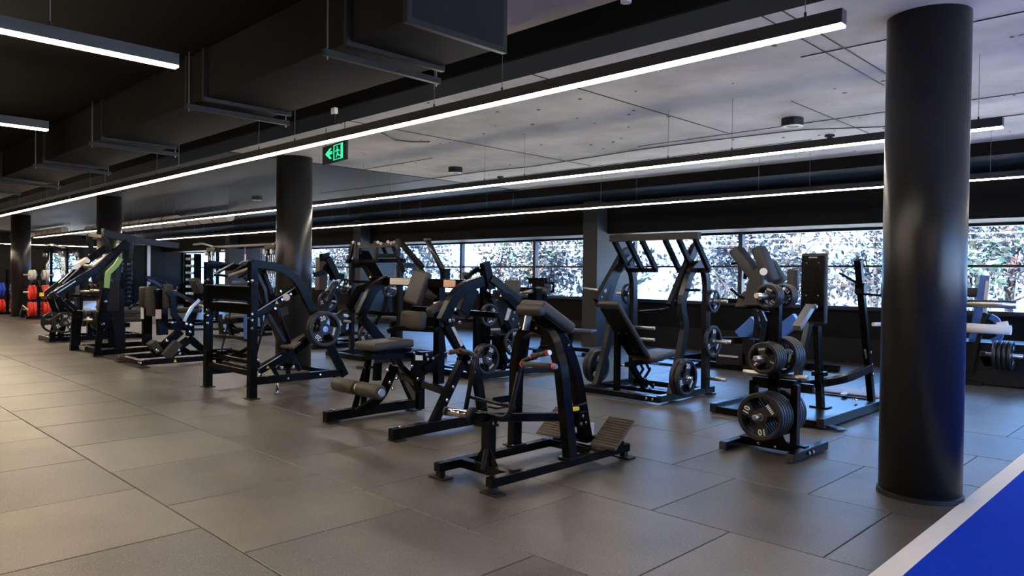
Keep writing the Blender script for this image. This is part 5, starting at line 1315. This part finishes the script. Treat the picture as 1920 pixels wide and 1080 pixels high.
def crossover():
    y = 9.5; xl = -22.2; xr = -18.45
    t = thing('cable_crossover', 'cable crossover machine with pale top bar behind the four post machine', 'gym machine', ((xl+xr)/2, y, 0))
    tower(t, xl, y, 2.28); tower(t, xr, y, 2.28); tower(t, xr+.9, y+.3, 2.35)
    for zz in (2.3,): tube(t, 'top_bar', [(xl, y, zz), (xr, y, zz)], .035, M['label'], 10)
    tube(t, 'pull_up_handle', bend([(xl-.75, y-.3, 2.38), (xl-.1, y-.3, 2.4), (xl, y, 2.3)], .1), .03, M['label'])
    tube(t, 'pull_up_handle', bend([(xr+.3, y-.1, 2.32), (xr+.9, y, 2.36), (xr+1.4, y, 2.6)], .1), .03, M['label'])
    c = V((-20.1, y, 1.93))
    tube(t, 'lat_bar_cable', [c+V((0, 0, .35)), c+V((0, 0, .0))], .012, M['wire'], 6); tube(t, 'lat_bar_swivel', [c+V((0, 0, .12)), c+V((0, 0, -.06))], .03, M['whiter'], 8)
    tube(t, 'lat_bar', bend([c+V((-.45, 0, -.2)), c+V((-.2, 0, -.08)), c+V((.2, 0, -.06)), c+V((.45, 0, -.18))], .1), .015, M['whiter'], 8)
crossover()
def multi():
    t = thing('cable_station', 'far cable station with chrome guide rods beyond the leftmost column', 'gym machine', (-31.0, 7.6, 0))
    tower(t, -31.9, 7.4, 2.3); tower(t, -30.6, 7.6, 2.35); tower(t, -29.6, 7.8, 2.3)
    tube(t, 'top_bar', [(-31.9, 7.4, 2.33), (-29.6, 7.8, 2.33)], .04, K)
    tube(t, 'pull_up_handle', bend([(-31.4, 7.2, 2.45), (-30.7, 7.2, 2.48), (-30.6, 7.6, 2.35)], .1), .03, M['label'])
multi()

# ------------------------------------------------------------------ dumbbells, partitions and shelves at the far end
struct('wall_partition', MB().lohi((-36.4, 11.3, -.01), (-36.0, 13.95, 2.75)).lohi((-36.0, 11.25, -.01), (-35.95, 11.35, 2.75)), M['paint'])
struct('trim_5', MB().lohi((-36.0, 12.28, 0), (-35.93, 12.42, 2.75)), M['label'])
def dumbbell_tower(x, y, n):
    t = thing('dumbbell_tower', 'black dumbbell tower of many tiers in front of the dark partition', 'dumbbell rack', (x, y, 0))
    for dy in (-.28, .28): bar(t, 'side_post', (x, y+dy, 0), (x, y+dy, 2.0), .12, .06)
    MB().lohi((x-.3, y-.35, 0), (x+.3, y+.35, .06)).build('base', K, t, .004)
    for k in range(n):
        z = .2+k*.2
        bar(t, 'tier', (x, y-.28, z), (x, y+.28, z), .2, .03, XA, M['blackm'])
    for k in range(n):
        z = .2+k*.2
        for j, dy in enumerate((-.14, .14)):
            d = thing('dumbbell', 'small dumbbell, %s one on the %s tier from the floor of the dumbbell tower' % (('left', 'right')[j], ('first', 'second', 'third', 'fourth', 'fifth', 'sixth', 'seventh', 'eighth', 'ninth')[k]), 'dumbbell', (x+.02, y+dy, z+.055), 'dumbbells on the tower')
            tube(d, 'handle', [(x-.08, y+dy, z+.055), (x+.12, y+dy, z+.055)], .016, M['chrome'], 8)
            for dx in (-.1, .14): tube(d, 'head', [(x+dx-.03, y+dy, z+.055), (x+dx+.03, y+dy, z+.055)], .04, M['rubber'], 8)
dumbbell_tower(-34.6, 10.95, 9)
def db_rack():
    x0, x1, y = -25.6, -23.2, 8.6
    t = thing('dumbbell_rack', 'long low dumbbell rack behind the low lever machine', 'dumbbell rack', ((x0+x1)/2, y, 0))
    for x in (x0, x1): path(t, 'side_frame', [(x, y-.3, .04), (x, y+.1, .04), (x, y+.25, 1.1)], .08, .08)
    for z, dy in ((.45, -.05), (.85, .1)):
        MB().lohi((x0, y+dy-.14, z-.03), (x1, y+dy+.14, z)).build('shelf', K, t, .003)
        for i in range(10):
            x = x0+.14+i*.235
            d = thing('dumbbell', 'round headed dumbbell, %s from the left on the %s shelf of the long low rack' % (('first', 'second', 'third', 'fourth', 'fifth', 'sixth', 'seventh', 'eighth', 'ninth', 'tenth')[i], 'upper' if z > .6 else 'lower'), 'dumbbell', (x, y+dy, z+.06), 'dumbbells on the long low rack')
            tube(d, 'handle', [(x, y+dy-.08, z+.062), (x, y+dy+.08, z+.062)], .016, M['chrome'], 8)
            for q in (-.1, .1): tube(d, 'head', [(x, y+dy+q-.035, z+.062), (x, y+dy+q+.035, z+.062)], .06, M['label'] if z > .6 else M['rubber'], 12)
db_rack()
def bench(x, y, rot, label, back=True, m=None):
    t = thing('weight_bench', label, 'bench', (x, y, 0))
    c, s = math.cos(rot), math.sin(rot)
    def W(a, b_, z): return V((x+a*c-b_*s, y+a*s+b_*c, z))
    R = Matrix.Rotation(rot, 3, 'Z')
    bar(t, 'base_bar', W(-.55, 0, .1), W(.55, 0, .1), .07, .07, W(0, 1, 0)-W(0, 0, 0))
    for a in (-.55, .55): bar(t, 'foot_bar', W(a, -.25, .035), W(a, .25, .035), .07, .07, ZA); bar(t, 'foot_post', W(a, 0, .03), W(a, 0, .1), .06, .06)
    bar(t, 'post', W(.1, 0, .1), W(.15, 0, .42), .08, .08)
    pad('seat', M['vinyl'], t, W(-.25, 0, .46), (.4, .3, .08), R, .03)
    if back: pad('back_pad', M['vinyl'], t, W(.3, 0, .66), (.8, .3, .08), R @ Matrix.Rotation(-.6, 3, 'Y'), .03); bar(t, 'back_post', W(.5, 0, .1), W(.45, 0, .7), .06, .06)
    else: pad('back_pad', M['vinyl'], t, W(.3, 0, .46), (.7, .3, .08), R, .03)
bench(-17.2, 8.2, .3, 'weight bench standing behind the four post machine', True)
bench(-20.3, 8.0, 1.2, 'inclined bench behind the low lever machine', True)
bench(-15.0, 9.9, 0.1, 'flat bench right of the second column, near the windows', False)
bench(-9.4, 11.0, .2, 'flat bench by the foot of the window pilaster', False)
def seat_station():
    t = thing('seated_station', 'seated machine with pale seat and blue upright behind the four post machine', 'gym machine', (-15.4, 7.2, 0))
    y = 7.3
    def R(nm, pts, w=.07, h=.09, m=K): return path(t, nm, [Y('k2', *p, y) for p in pts], w, h, YA, m)
    R('blue_upright', [(1185, 860), (1185, 560), (1180, 330)], .08, .09, M['blueframe'])
    R('leg', [(770, 820), (740, 450)], .07, .12); R('leg', [(950, 820), (850, 470)], .07, .12)
    R('base_rail', [(600, 810), (980, 830), (1200, 870)], .08, .08); R('base_rail', [(290, 700), (800, 690)], .07, .06)
    R('seat_beam', [(900, 570), (1130, 540)], .3, .1); pad('seat', M['wood'], t, Y('k2', 1010, 490, y), (.3, .35, .06), None, .02)
    pad('knee_pad', M['wood'], t, Y('k2', 865, 320, y), (.22, .3, .1), None, .04)
    tube(t, 'curved_brace', bend([Y('k2', 930, 600, y), Y('k2', 1000, 680, y), Y('k2', 1130, 700, y)], .1), .03, K)
    R('cross_bar', [(940, 390), (1100, 385)], .05, .05)
seat_station()
def wall_rack():
    y = 12.4
    t = thing('storage_shelf', 'open shelf with pale rolled towels left of the cable crossover', 'shelf', (-31.3, y, 0))
    a = Y('k1', 195, 360, y); b_ = Y('k1', 365, 360, y)
    for x in (a.x, b_.x): bar(t, 'side_post', (x, y, 0), (x, y, 2.3), .3, .05, YA)
    for k in range(7):
        z = .3+k*.29; MB().lohi((a.x, y-.15, z-.02), (b_.x, y+.15, z)).build('board', K, t, .003)
        w_ = b_.x-a.x
        for j in range(3):
            d = thing('rolled_towel', 'pale rolled towel, %s one on the %s board from the floor of the open shelf' % (('left', 'middle', 'right')[j], ('first', 'second', 'third', 'fourth', 'fifth', 'sixth', 'seventh')[k]), 'towel', (a.x+w_*(.2+.3*j), y, z+.05), 'rolled towels on the shelf')
            tube(d, 'roll', [(a.x+w_*(.2+.3*j), y-.14, z+.052), (a.x+w_*(.2+.3*j), y+.1, z+.052)], .05, M['whiter'], 10)
            tube(d, 'band', [(a.x+w_*(.2+.3*j), y-.08, z+.052), (a.x+w_*(.2+.3*j), y-.05, z+.052)], .053, M['lblue'], 10)
wall_rack()
# ducts at the far end
for i, (pa, pb, y_) in enumerate((((62, 414), (180, 424), 8.2), ((230, 421), (290, 430), 8.8), ((310, 425), (400, 416), 9.4))):
    a = aty(*pa, y_); b_ = aty(*pb, y_); z = 3.15
    a = V((a.x, y_, z)); 
    t = thing('ventilation_pipe', 'pale spiral duct run under the ceiling, %s' % ('left of the third column', 'right of the third column', 'left of the second column')[i], 'air duct', a, 'pale duct runs')
    x1 = a.x+5
    tube(t, 'pipe', [(a.x-4, y_, z), (x1, y_, z)], .13, M['label'], 16)
    for k in range(9): tube(t, 'seam_ring', [(a.x-4+k, y_, z), (a.x-3.97+k, y_, z)], .14, M['grey'], 16)
    for k in (1, 4, 7): bar(t, 'hanger', (a.x-4+k, y_, z+.1), (a.x-4+k, y_, CEIL), .01, .02)
